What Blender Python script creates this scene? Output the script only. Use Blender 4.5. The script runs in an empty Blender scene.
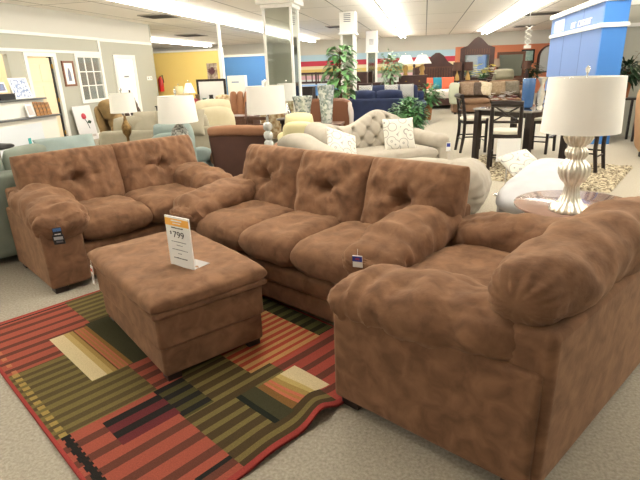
import bpy, math, random
import numpy as np
from mathutils import Matrix, Vector, noise
random.seed(7)
C = bpy.context.scene.collection
R = math.radians
SC = bpy.context.scene

# ------------------------------------------------------------------ camera
cam = bpy.data.cameras.new('camera'); co = bpy.data.objects.new('camera', cam); C.objects.link(co)
down = Vector((50, -1410, -490)).normalized(); zc = -down
yc = Vector((105, 174, -490)); yc = (yc - zc*yc.dot(zc)).normalized(); xc = yc.cross(zc)
co.matrix_world = Matrix.Translation((0, 0, 1.6)) @ Matrix((xc, yc, zc)).to_4x4()
cam.sensor_width = 36; cam.lens = 36*490/640; cam.clip_end = 200
SC.camera = co
# ------------------------------------------------------------------ world: daylight from the open shop front behind
w = bpy.data.worlds.new('daylight'); SC.world = w; w.use_nodes = True
w.node_tree.nodes['Background'].inputs[0].default_value = (1.0, 0.96, 0.9, 1)
w.node_tree.nodes['Background'].inputs[1].default_value = .7
SC.view_settings.view_transform = 'Standard'; SC.view_settings.look = 'None'
SC.view_settings.gamma = 1; SC.view_settings.use_curve_mapping = False
SC.view_settings.exposure = 0.08
TUBE = 34.0     # strength of the fluorescent tubes
CEIL = 3.2

# ------------------------------------------------------------------ materials
MATS = {}
def lin(c):
    return tuple(((v/255)/12.92 if v/255 <= .04045 else ((v/255+.055)/1.055)**2.4) for v in c)
def mat(name, rgb, rough=.7, metal=0, n=0, scale=8, rgb2=None, bump=0, bscale=60, sheen=0, emit=0, trans=0, spec=.5, coat=0, detail=4, warp=0, sheen_tint=None):
    """principled material; n > 0 mottles between rgb and rgb2 (procedural noise in object space)"""
    if name in MATS: return MATS[name]
    m = bpy.data.materials.new(name); m.use_nodes = True; nt = m.node_tree
    b = nt.nodes['Principled BSDF']; c = lin(rgb)
    b.inputs['Base Color'].default_value = (*c, 1)
    b.inputs['Roughness'].default_value = rough; b.inputs['Metallic'].default_value = metal
    b.inputs['Specular IOR Level'].default_value = spec
    b.inputs['Coat Weight'].default_value = coat
    if sheen:
        b.inputs['Sheen Weight'].default_value = sheen; b.inputs['Sheen Roughness'].default_value = .45
        b.inputs['Sheen Tint'].default_value = (*(lin(sheen_tint) if sheen_tint else c), 1)
    if emit:
        b.inputs['Emission Color'].default_value = (*c, 1); b.inputs['Emission Strength'].default_value = emit
    if trans: b.inputs['Transmission Weight'].default_value = trans
    tc = nt.nodes.new('ShaderNodeTexCoord')
    if n:
        no = nt.nodes.new('ShaderNodeTexNoise'); no.inputs['Scale'].default_value = scale
        no.inputs['Detail'].default_value = detail; no.inputs['Distortion'].default_value = warp
        nt.links.new(tc.outputs['Object'], no.inputs['Vector'])
        cr = nt.nodes.new('ShaderNodeValToRGB'); cr.color_ramp.elements[0].position = .5-n/2; cr.color_ramp.elements[1].position = .5+n/2
        cr.color_ramp.elements[0].color = (*c, 1); cr.color_ramp.elements[1].color = (*lin(rgb2 or rgb), 1)
        nt.links.new(no.outputs['Fac'], cr.inputs['Fac']); nt.links.new(cr.outputs['Color'], b.inputs['Base Color'])
    if bump:
        n2 = nt.nodes.new('ShaderNodeTexNoise'); n2.inputs['Scale'].default_value = bscale; n2.inputs['Detail'].default_value = 3
        nt.links.new(tc.outputs['Object'], n2.inputs['Vector'])
        bp = nt.nodes.new('ShaderNodeBump'); bp.inputs['Strength'].default_value = bump; bp.inputs['Distance'].default_value = .01
        nt.links.new(n2.outputs['Fac'], bp.inputs['Height']); nt.links.new(bp.outputs['Normal'], b.inputs['Normal'])
    MATS[name] = m; return m

suede = mat('brown_microsuede', (101, 73, 55), .88, n=.38, scale=11, rgb2=(133, 99, 75), bump=.18, bscale=45, detail=9, sheen=.28, sheen_tint=(225, 190, 160), spec=.12, warp=.6)
darkwood = mat('dark_foot_wood', (38, 24, 18), .45)
espresso = mat('espresso_wood', (26, 19, 18), .35, n=.4, scale=6, rgb2=(40, 28, 24))
walnut = mat('walnut_wood', (70, 42, 30), .45, n=.5, scale=5, rgb2=(98, 62, 42), detail=8)
white_paint = mat('white_paint', (238, 236, 230), .55)
white_card = mat('white_card', (244, 243, 240), .5)
sagewall = mat('sage_grey_paint', (178, 177, 164), .9, n=.6, scale=1.2, rgb2=(172, 171, 159))
upperwall = mat('off_white_paint', (205, 202, 193), .9)
black = mat('black_plastic', (20, 20, 22), .4)
shade_m = mat('white_linen_shade', (240, 238, 230), .9, bump=.08, bscale=300)
chrome = mat('chrome', (225, 225, 225), .15, metal=1)
leaf_m = mat('leaf_green', (44, 92, 44), .45, n=.5, scale=9, rgb2=(92, 142, 84))
leaf_pale = mat('leaf_pale_green', (70, 112, 72), .5, n=.5, scale=9, rgb2=(150, 180, 140))
bark = mat('bark', (96, 70, 48), .9)
terracotta = mat('terracotta_pot', (150, 90, 50), .8)

# ------------------------------------------------------------------ mesh builder
class MB:
    def __init__(s): s.v = []; s.f = []
    def add(s, vs, fs, M=None):
        k = len(s.v)
        s.v += [tuple(M @ Vector(p)) for p in vs] if M is not None else [tuple(p) for p in vs]
        s.f += [tuple(i+k for i in f) for f in fs]; return s
    def box(s, x0, x1, y0, y1, z0, z1, M=None, taper=0):
        t = taper
        vs = [(x0+t, y0+t, z0), (x1-t, y0+t, z0), (x1-t, y1-t, z0), (x0+t, y1-t, z0), (x0, y0, z1), (x1, y0, z1), (x1, y1, z1), (x0, y1, z1)]
        return s.add(vs, [(3, 2, 1, 0), (4, 5, 6, 7), (0, 1, 5, 4), (1, 2, 6, 5), (2, 3, 7, 6), (3, 0, 4, 7)], M)
    def lathe(s, prof, seg=32, M=None, flute=0, nf=16, cap=True):
        vs = []; fs = []
        for r, z in prof:
            for k in range(seg):
                a = 2*math.pi*k/seg; rr = r*(1+flute*math.cos(nf*a))
                vs.append((rr*math.cos(a), rr*math.sin(a), z))
        n = len(prof)
        for i in range(n-1):
            for k in range(seg):
                k2 = (k+1) % seg; fs.append((i*seg+k, i*seg+k2, (i+1)*seg+k2, (i+1)*seg+k))
        if cap: fs.append(tuple(range(seg))[::-1]); fs.append(tuple((n-1)*seg+k for k in range(seg)))
        return s.add(vs, fs, M)
    def tube(s, pts, r, seg=8, M=None):
        pts = [Vector(p) for p in pts]; vs = []; fs = []; n = len(pts)
        rr = r if isinstance(r, (list, tuple)) else [r]*n
        up = Vector((0.13, 0.07, 1)).normalized()
        for i, p in enumerate(pts):
            d = (pts[min(i+1, n-1)]-pts[max(i-1, 0)]).normalized()
            a = d.cross(up)
            a = a.normalized() if a.length > .05 else d.cross(Vector((1, 0, 0))).normalized()
            b = d.cross(a)
            for k in range(seg):
                t = 2*math.pi*k/seg; vs.append(p+a*math.cos(t)*rr[i]+b*math.sin(t)*rr[i])
        for i in range(n-1):
            for k in range(seg):
                k2 = (k+1) % seg; fs.append((i*seg+k, i*seg+k2, (i+1)*seg+k2, (i+1)*seg+k))
        fs.append(tuple(range(seg))[::-1]); fs.append(tuple((n-1)*seg+k for k in range(seg)))
        return s.add(vs, fs, M)
    def prism(s, poly, y0, y1, M=None):
        """polygon in x,z extruded from y0 to y1"""
        n = len(poly)
        vs = [(x, y0, z) for x, z in poly]+[(x, y1, z) for x, z in poly]
        fs = [tuple(range(n)), tuple(range(2*n-1, n-1, -1))]+[(i+n, (i+1) % n+n, (i+1) % n, i) for i in range(n)]
        return s.add(vs, fs, M)
    def pillow(s, W, H, T, M=None, n=26, p=4, q=.32, round_=.10, tufts=(), wr=.008, seed=0, crease=0, pinch=0, gather=0, top=1, bot=1, td=.8, tr=.07, sag=0):
        vs = []; fs = []
        nx = max(8, int(n*min(2.2, max(1, W/max(H, .01))))); ny = max(8, int(n*min(2.2, max(1, H/max(W, .01)))))
        def put(i, j, side):
            x = math.sin(math.pi/2*(2*i/nx-1)); y = math.sin(math.pi/2*(2*j/ny-1))
            pr = max(0, (1-abs(x)**p)*(1-abs(y)**p))**q
            X = x*W/2*math.sqrt(1-round_*y*y*2)*(1-pinch*(1-y*y)); Y = y*H/2*math.sqrt(1-round_*x*x*2)*(1-pinch*(1-x*x))
            hgt = T/2*pr*(top if side > 0 else bot)
            nv = noise.noise(Vector((X*7+seed*3.1, Y*7, seed*1.7+side)))+.5*noise.noise(Vector((X*17+seed, Y*17, side)))
            hgt += wr*nv*pr
            if gather: hgt += gather*math.sin(X*95+3*noise.noise(Vector((X*6, Y*6, seed))))*math.exp(-(1-abs(y))/.22)*min(1, pr*1.5)
            for (tx, ty) in tufts:
                dx = X-tx*W/2; dy = Y-ty*H/2; d2 = dx*dx+dy*dy; d = math.sqrt(d2)
                th = math.atan2(dy, dx)
                hgt *= 1-td*math.exp(-d2/(tr*tr))*(1 if side > 0 else .1)
                if side > 0:
                    hgt += .012*math.cos(7*th+seed+2*noise.noise(Vector((X*5, Y*5, seed))))*min(1, d/.05)*math.exp(-d/.13)
                    for q_ in range(7):
                        an = q_*.9+seed*1.37+.35*math.sin(q_*5.1+seed); al = dx*math.cos(an)+dy*math.sin(an)
                        if al > 0:
                            pe = -dx*math.sin(an)+dy*math.cos(an)+.10*al*al*math.sin(q_+seed)*4
                            hgt -= (.012+.006*math.sin(q_*3+seed))*math.exp(-(pe/.013)**2)*math.exp(-al/.15)*min(1, al/.03)*pr
                    if crease: hgt -= crease*math.exp(-(dy+.25*dx*math.sin(seed*2.3))**2/.0007)*math.exp(-abs(dx)/.22)*pr
            if side > 0 and sag: hgt -= sag*(1-x*x)*(1-y*y)
            return (X, Y, hgt*side)
        for side in (1, -1):
            for j in range(ny+1):
                for i in range(nx+1): vs.append(put(i, j, side))
        N = (nx+1)*(ny+1)
        for j in range(ny):
            for i in range(nx):
                a = j*(nx+1)+i; fs.append((a, a+1, a+nx+2, a+nx+1)); fs.append((N+a+nx+1, N+a+nx+2, N+a+1, N+a))
        return s.add(vs, fs, M)
    def sausage(s, pts, w, h, M=None, nt=44, ring=36, p=5, q=.4, wr=.01, seed=0, fold=0, sq=2.4, gather=0, gspan=.10):
        """puffy bolster along a path; w across (in x), h in the other direction; lists are per point"""
        vs = []; fs = []; P = [Vector(a) for a in pts]; n = len(P)
        L = lambda a, t: a[min(int(t), n-2)]*(1-(t-min(int(t), n-2)))+a[min(int(t), n-2)+1]*(t-min(int(t), n-2)) if isinstance(a, (list, tuple)) else a
        def pos(t):
            # Catmull-Rom
            i = min(int(t), n-2); f = t-i; p0 = P[max(i-1, 0)]; p1 = P[i]; p2 = P[i+1]; p3 = P[min(i+2, n-1)]
            return .5*((2*p1)+(-p0+p2)*f+(2*p0-5*p1+4*p2-p3)*f*f+(-p0+3*p1-3*p2+p3)*f**3)
        for i in range(nt+1):
            u = math.sin(math.pi/2*(2*i/nt-1)); t = (u+1)/2*(n-1)
            c = pos(t); d = (pos(min(t+.05, n-1))-pos(max(t-.05, 0))).normalized()
            side = d.cross(Vector((0, 0, 1)))
            side = side.normalized() if side.length > .05 else Vector((1, 0, 0))
            up = side.cross(d).normalized(); pr = max(0, 1-abs(u)**p)**q
            ww = L(w, t)/2*pr; hh = L(h, t)/2*pr
            for k in range(ring):
                a = 2*math.pi*k/ring; ca, sa = math.cos(a), math.sin(a)
                x = abs(ca)**(2/sq)*(1 if ca > 0 else -1)*ww; z = abs(sa)**(2/sq)*(1 if sa > 0 else -1)*hh
                q_ = c+side*x+up*z; r = Vector((x, 0, z)); nn = (side*ca+up*sa)
                dv = wr*noise.noise(Vector((q_.x*6+seed, q_.y*6, q_.z*6)))*pr
                dv += fold*noise.noise(Vector((t*4+seed, ca*.8, sa*.8+seed)))*pr
                if fold:
                    rg = 1-abs(noise.noise(Vector((t*13+seed+1.5*noise.noise(Vector((t*3, ca*1.3, sa*1.3))), ca*.7, sa*.7+seed*2))))*2.4
                    dv -= fold*.42*max(0, rg)**5*pr
                if gather: dv += gather*math.sin(a*15+2*noise.noise(Vector((t, a, seed))))*math.exp(-(1-abs(u))/gspan)*pr
                vs.append(q_+nn*dv)
        for i in range(nt):
            for k in range(ring):
                k2 = (k+1) % ring; fs.append((i*ring+k, (i+1)*ring+k, (i+1)*ring+k2, i*ring+k2))
        return s.add(vs, fs, M)
    def build(s, name, m, parent=None, smooth=True, bevel=0, seg=2, sub=0, angle=40):
        me = bpy.data.meshes.new(name); me.from_pydata(s.v, [], s.f); me.update()
        o = bpy.data.objects.new(name, me); C.objects.link(o)
        if m: me.materials.append(m)
        if smooth:
            me.polygons.foreach_set('use_smooth', [True]*len(me.polygons))
            me.update()
            try: me.set_sharp_from_angle(angle=R(angle if not bevel else 60))
            except Exception: pass
        if bevel:
            b = o.modifiers.new('bevel', 'BEVEL'); b.width = bevel; b.segments = seg; b.limit_method = 'ANGLE'; b.harden_normals = False
        if sub:
            b = o.modifiers.new('sub', 'SUBSURF'); b.levels = sub; b.render_levels = sub
        if parent: o.parent = parent
        return o
def B(*a, **k): return MB().box(*a, **k)
def tag(o, label=None, cat=None, group=None, kind=None):
    if label: o['label'] = label
    if cat: o['category'] = cat
    if group: o['group'] = group
    if kind: o['kind'] = kind
    return o
def thing(name, label, cat, loc=(0, 0, 0), rz=0, group=None):
    o = bpy.data.objects.new(name, None); C.objects.link(o); o.empty_display_size = .1
    o.location = loc; o.rotation_euler = (0, 0, R(rz)); return tag(o, label, cat, group)
def struct(name, mb, m, **k):
    return tag(mb.build(name, m, smooth=k.pop('smooth', False), **k), kind='structure')
def children(o): return [c for c in C.objects if c.parent == o]
def copy_tree(o, parent=None):
    c = o.copy(); C.objects.link(c)
    if parent: c.parent = parent
    for ch in children(o): copy_tree(ch, c)
    return c
def TM(x, y, z, rx=0, ry=0, rz=0):
    return Matrix.Translation((x, y, z)) @ Matrix.Rotation(R(rz), 4, 'Z') @ Matrix.Rotation(R(ry), 4, 'Y') @ Matrix.Rotation(R(rx), 4, 'X')
def text(name, s, size, m, parent, M, align='CENTER'):
    cu = bpy.data.curves.new(name, 'FONT'); cu.body = s; cu.size = size; cu.align_x = align; cu.extrude = .0004
    o = bpy.data.objects.new(name, cu); C.objects.link(o)
    bpy.context.view_layer.update()
    me = bpy.data.meshes.new_from_object(o.evaluated_get(bpy.context.evaluated_depsgraph_get())); bpy.data.objects.remove(o)
    o = bpy.data.objects.new(name, me); C.objects.link(o); me.materials.clear(); me.materials.append(m); o.parent = parent; o.matrix_local = M
    return o

# ================================================================== THE SETTING
m = mat('beige_loop_carpet', (147, 140, 126), .97, n=.5, scale=70, rgb2=(188, 180, 165), bump=.6, bscale=260, spec=.1, detail=6)
struct('floor', B(-22, 12, -6, 32, -.1, 0), m)
# ceiling with lay-in panels
m = mat('ceiling_tile', (214, 208, 198), .95); nt = m.node_tree
tc = nt.nodes['Texture Coordinate']; br = nt.nodes.new('ShaderNodeTexBrick'); br.offset = 0; br.inputs['Scale'].default_value = 1
br.inputs['Brick Width'].default_value = 1.22; br.inputs['Row Height'].default_value = 3.6; br.inputs['Mortar Size'].default_value = .018
br.inputs['Color1'].default_value = (*lin((250, 245, 237)), 1); br.inputs['Color2'].default_value = (*lin((245, 240, 231)), 1); br.inputs['Mortar'].default_value = (*lin((165, 160, 152)), 1)
nt.links.new(tc.outputs['Object'], br.inputs['Vector']); nt.links.new(br.outputs['Color'], nt.nodes['Principled BSDF'].inputs['Base Color'])
struct('ceiling', B(-22, 12, -6, 32, CEIL, CEIL+.1), m)

# left wall at x = -9 with door, passage and window openings cut as separate wall pieces
WX = -9.0
def wallx(name, x, pieces, m, th=.12):
    mb = MB()
    for y0, y1, z0, z1 in pieces: mb.box(x-th, x, y0, y1, z0, z1)
    return struct(name, mb, m)
# openings: passage 7.6-9.85 (to 2.15), door 10.45-11.32 (to 2.13), window 12.2-13.2 x 1.02-2.16
wallx('wall_left', WX, [(-6, 7.6, 0, 2.25), (7.6, 9.9, 2.15, 2.25), (9.9, 10.45, 0, 2.25), (10.45, 11.32, 2.13, 2.25), (11.32, 12.2, 0, 2.25),
     (12.2, 13.2, 0, 1.02), (12.2, 13.2, 2.16, 2.25), (13.2, 16.1, 0, 2.25), (-6, 16.1, 2.25, 2.62)], sagewall)
struct('wall_left_upper', B(WX-.12, WX+.012, -6, 16.1, 2.62, CEIL), upperwall)
struct('wall_left_return', B(-13, WX, 16.1, 16.22, 0, CEIL), sagewall)
struct('trim_1', B(WX, WX+.03, -6, 13.25, 2.58, 2.65), white_paint, bevel=.006)
struct('trim_2', B(WX, WX+.03, -6, 13.3, 2.215, 2.28), white_paint, bevel=.006)
struct('trim_3', B(WX, WX+.03, 13.2, 13.3, 2.28, 2.65), white_paint, bevel=.006)
struct('trim_4', B(WX, WX+.03, 13.3, 16.14, 2.56, 2.64), white_paint, bevel=.006)
struct('baseboard_left', B(WX, WX+.015, 11.4, 16.1, 0, .12), white_paint)
# room behind the openings
cream = mat('cream_paint', (238, 218, 184), .9)
officem = mat('office_grey', (150, 146, 140), .9)
struct('wall_back_office', B(-12.1, -12, -6, 11.4, 0, CEIL), cream)
struct('wall_office_partition', B(-12, WX-.12, 11.36, 11.44, 0, CEIL), cream)
struct('wall_office', B(-12.1, -12, 11.44, 16.1, 0, CEIL), officem)
# office door frame and open cream door
fr = MB()
fr.box(WX-.13, WX+.03, 10.36, 10.46, 0, 2.13); fr.box(WX-.13, WX+.03, 11.31, 11.43, 0, 2.13); fr.box(WX-.13, WX+.03, 10.36, 11.43, 2.12, 2.21)
struct('door_frame', fr, white_paint, bevel=.006)
d = thing('door_1', 'cream panelled door standing ajar in the white frame behind the counter', 'door', (WX-.06, 11.3, 0), -98)
mdoor = mat('cream_door', (243, 222, 188), .6)
d['kind'] = 'structure'
dm = B(0, .84, -.02, .02, .01, 2.1)
dm.build('door_leaf', mdoor, d, bevel=.004)
pm = MB()
for x0, x1 in ((.1, .38), (.46, .74)):
    for z0, z1 in ((.15, .85), (.95, 1.45), (1.55, 1.95)): pm.box(x0, x1, .02, .028, z0, z1); pm.box(x0, x1, -.028, -.02, z0, z1)
pm.build('door_panels', mdoor, d, bevel=.004)
brass = mat('brass', (200, 160, 60), .3, metal=1)
for z in (.3, 1.1, 1.9): B(-.02, .03, -.035, .035, z-.05, z+.05).build('hinge', brass, d)
struct('door_gap_shade', B(WX-.12, WX-.03, 11.24, 11.3, 0, 2.12), black)  # black strip painting the shaded gap at the door's hinge side
# interior window with muntins onto the office
wf = MB()
for (y0, y1, z0, z1) in ((12.12, 13.28, 2.12, 2.215), (12.12, 13.28, .95, 1.04), (12.12, 12.22, 1.04, 2.12), (13.18, 13.28, 1.04, 2.12)): wf.box(WX-.05, WX+.035, y0, y1, z0, z1)
wobj = thing('window_1', None, None, (0, 0, 0)); wobj['kind'] = 'structure'
wf.build('window_frame', white_paint, wobj, bevel=.006)
mu = MB()
for y in (12.54, 12.86): mu.box(WX-.03, WX+.0, y-.013, y+.013, 1.04, 2.12)
for z in (1.4, 1.76): mu.box(WX-.03, WX+.0, 12.22, 13.18, z-.013, z+.013)
mu.build('muntins', white_paint, wobj)
glass = mat('window_glass', (215, 225, 228), .02, trans=.9, spec=.6)
B(WX-.022, WX-.016, 12.2, 13.2, 1.04, 2.12).build('glass_pane', glass, wobj)
# wall door with white leaf
wd = thing('door_2', None, None, (0, 0, 0)); wd['kind'] = 'structure'
B(WX+.005, WX+.03, 13.92, 14.86, .02, 2.13).build('door_leaf', mat('bright_white_door', (250, 250, 250), .35), wd)
fr = MB(); fr.box(WX, WX+.05, 13.82, 13.93, 0, 2.13); fr.box(WX, WX+.05, 14.85, 14.98, 0, 2.13); fr.box(WX, WX+.05, 13.82, 14.98, 2.12, 2.22)
fr.build('door_casing', white_paint, wd, bevel=.006)
grey_ink = mat('grey_ink', (120, 120, 125), .6); dark_ink = mat('dark_ink', (40, 40, 45), .6)
B(WX+.03, WX+.034, 14.25, 14.5, 1.58, 1.62).build('door_lettering', grey_ink, wd)
B(WX+.03, WX+.05, 14.36, 14.42, 1.12, 1.2).build('door_pull', black, wd)

# far wall: stripes, orange, white top
FY = 30.0
struct('wall_far', B(-22, 12, FY, FY+.1, 0, CEIL), upperwall)
k = 0
bands = [((176, 205, 222), 2.08, 2.42), ((186, 60, 78), 1.80, 2.08), ((226, 212, 176), 1.62, 1.80), ((214, 186, 112), 1.42, 1.62), ((158, 158, 126), 1.28, 1.42), ((208, 168, 178), 1.06, 1.28), ((200, 205, 205), .2, 1.06)]
for c, z0, z1 in bands:
    k += 1; struct('wall_stripe_%s' % ['sky_blue', 'crimson', 'cream', 'mustard', 'olive', 'pink', 'pale'][k-1], B(-15, 1.62, FY-.02, FY, z0, z1), mat('stripe%d' % k, c, .9))
struct('wall_orange', B(1.62, 12, FY-.03, FY, 0, 2.53), mat('terracotta_paint', (200, 126, 94), .9, n=.6, scale=.8, rgb2=(194, 120, 88)))
struct('wall_near_right', B(3.5, 12, 12.0, 12.12, 0, CEIL), sagewall)
struct('wall_near_right_upper', B(3.5, 12, 11.985, 12.0, 2.7, CEIL), upperwall)
struct('trim_6', B(3.5, 12, 11.96, 12.0, 2.63, 2.72), white_paint); struct('trim_7', B(3.5, 12, 11.96, 12.0, 2.22, 2.29), white_paint)
struct('wall_right', B(11.9, 12, -6, 12, 0, CEIL), sagewall)
struct('wall_near', MB().box(-13, -2.5, -6.1, -6, 0, CEIL).box(-2.5, 12, -6.1, -6, 0, .5).box(-2.5, 12, -6.1, -6, 2.7, CEIL).box(3.5, 3.8, -6.1, -6, .5, 2.7), sagewall)
struct('wall_near_upper', B(-13, -2.5, -6.0, -5.985, 2.62, CEIL), upperwall)
struct('wall_left_far', B(-22, -21.9, 16, 30, 0, CEIL), upperwall)
# yellow and blue partitions
yel = mat('yellow_paint', (250, 218, 128), .85, n=.7, scale=.9, rgb2=(251, 223, 140)); bl = mat('blue_paint', (88, 142, 206), .85)
struct('wall_yellow', B(-12.6, -6.98, 17.0, 17.12, 0, 2.34), yel); struct('trim_8', B(-12.6, -6.98, 16.97, 17.12, 2.34, 2.4), white_paint)
struct('trim_9', B(-6.98, -6.86, 16.96, 17.14, 0, 2.42), white_paint); struct('trim_10', B(-6.96, -6.88, 17.0, 17.1, 2.42, CEIL), white_paint)
struct('wall_blue', B(-7.9, -5.85, 19.0, 19.12, 0, 2.17), bl); struct('trim_11', B(-7.9, -5.85, 18.97, 19.12, 2.17, 2.25), white_paint)
struct('wall_blue_return', B(-5.85, -5.72, 18.9, 21.0, 0, 2.75), bl)

# ---- mirrored columns
mirror = mat('mirror', (205, 212, 208), .04, metal=1)
def column(n, x, y, w, label, hi):
    t = thing('mirrored_column', label, 'column', (x, y, 0), 0); t['kind'] = 'structure'
    B(-w/2, w/2, -w/2, w/2, .12, hi).build('mirror_panel', mirror, t)
    cm = MB()
    for sx in (-1, 1):
        for sy in (-1, 1): cm.box(sx*w/2-.032, sx*w/2+.032, sy*w/2-.032, sy*w/2+.032, 0, hi)
    cm.build('corner_moulding', white_paint, t, bevel=.01)
    B(-w/2-.06, w/2+.06, -w/2-.06, w/2+.06, 0, .14).build('column_base', white_paint, t, bevel=.01)
    c = MB()
    if n == 0: c.box(-w/2-.06, w/2+.06, -w/2-.06, w/2+.06, hi, hi+.08); c.box(-w/2-.14, w/2+.14, -w/2-.14, w/2+.14, hi+.08, CEIL)
    else: c.box(-w/2-.05, w/2+.05, -w/2-.05, w/2+.05, hi, CEIL-.02); c.box(-w/2-.09, w/2+.09, -w/2-.09, w/2+.09, hi, hi+.05)
    c.build('capital', white_paint, t, bevel=.012)
    if n:
        v = MB()
        for i in range(5): v.box(-.1, .1, -w/2-.07, -w/2-.05, hi+.35+i*.05, hi+.37+i*.05)
        v.build('grille', grey_ink, t)
column(0, -3.45, 12.5, .66, 'large mirrored square column with white moulded capital', 3.0)
column(1, -2.28, 15.75, .36, 'slim mirrored column behind the tall leafy tree', 2.55)
column(2, -2.4, 24.0, .40, 'smallest mirrored column farthest back by the dark dressers', 2.25)

# ---- fluorescent fixtures in rows
tube_m = mat('fluorescent_tube', (255, 250, 238), .5, emit=TUBE)
proto = None
for rx, y0, y1, lab, gr in ((-6.1, -5.58, 30, 'white twin-tube fluorescent strip light in the long ceiling row over the yellow wall side', 'ceiling strip lights, left row'),  # fixtures behind the camera are unseen, added to light the near wall
        (-1.2, 1.74, 30, 'white twin-tube fluorescent strip light in the middle ceiling row above the sofas', 'ceiling strip lights, middle row'),
        (2.95, 1.74, 30, 'white twin-tube fluorescent strip light in the row running towards the orange wall', 'ceiling strip lights, right row'),
        (-12.1, 18.5, 30, 'white twin-tube fluorescent strip light far back above the yellow partition', 'ceiling strip lights, back left row'),
        (-10.6, 5.2, 15.6, '', 'added fill strip lights, office'),  # unseen row, added to brighten the office and cream room
        (7.3, 1.0, 11, 'white twin-tube fluorescent strip light over the far right side', 'ceiling strip lights, far right row')):
    y = y0; q_ = 0; ORD = ['nearest', 'second', 'third', 'fourth', 'fifth', 'sixth', 'seventh', 'eighth', 'ninth', 'tenth', 'eleventh', 'twelfth', 'thirteenth', 'fourteenth', 'fifteenth', 'sixteenth']
    while y < y1-2:
        if proto is None:
            t = thing('strip_light', lab, 'ceiling light', (rx, y, CEIL), 0, gr)
            hm = MB().prism([(-.09, -.03), (.09, -.03), (.09, 0), (-.09, 0)], 0, 2.4)
            hm.build('reflector', white_paint, t)
            B(-.10, .10, .0, .08, -.13, -.02).build('end_bracket', white_paint, t); B(-.10, .10, 2.32, 2.4, -.13, -.02).build('end_bracket', white_paint, t)
            B(-.035, .035, .0, 2.4, -.13, -.02).build('ballast_housing', mat('housing_grey', (150, 148, 142), .5), t, bevel=.008)
            for sx in (-1, 1): MB().tube([(sx*.11, .03, -.12), (sx*.11, 2.37, -.12)], .034, 10).build('fluorescent_tube', tube_m, t)
            proto = t
        else:
            t = copy_tree(proto); t.location = (rx, y, CEIL); t['label'] = lab; t['group'] = gr
        t['label'] = 'white twin-tube strip light, %s from the near end %s' % (ORD[q_], {'left row': 'above the loveseat side', 'middle row': 'above the brown sofa', 'right row': 'towards the orange wall', 'back left row': 'above the yellow wall', 'far right row': 'behind the blue booth', 'office': 'added to brighten the office'}[gr.split(', ')[1]]) ; q_ += 1
        y += 2.44
# ---- ceiling vents
for (x, y, sx, sy, lb) in ((-7.4, 14.0, .9, .9, 'dark square air vent in the ceiling, nearest at top left'), (-9.9, 21.3, 1.0, 1.2, 'dark air vent further back in the ceiling above the yellow wall'),
                       (3.9, 19.8, 1.1, 1.0, 'dark air vent in the ceiling right of the long right light row'), (4.4, 26.0, .9, .9, 'small grey air vent in the ceiling before the orange wall'), (-3.45, 20.7, .8, .8, 'flat grey air vent in the ceiling above the tall tree')):
    t = thing('ceiling_vent', lb, 'vent', (x, y, CEIL), 0)
    B(-sx/2, sx/2, -sy/2, sy/2, -.03, 0).build('vent_frame', mat('vent_grey', (170, 164, 154), .6), t)
    v = MB()
    for i in range(7): v.box(-sx/2+.06, sx/2-.06, -sy/2+.08+i*(sy-.16)/7, -sy/2+.08+i*(sy-.16)/7+.06, -.045, -.03)
    v.build('vent_slats', mat('vent_dark', (70, 66, 62), .7), t)

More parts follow.
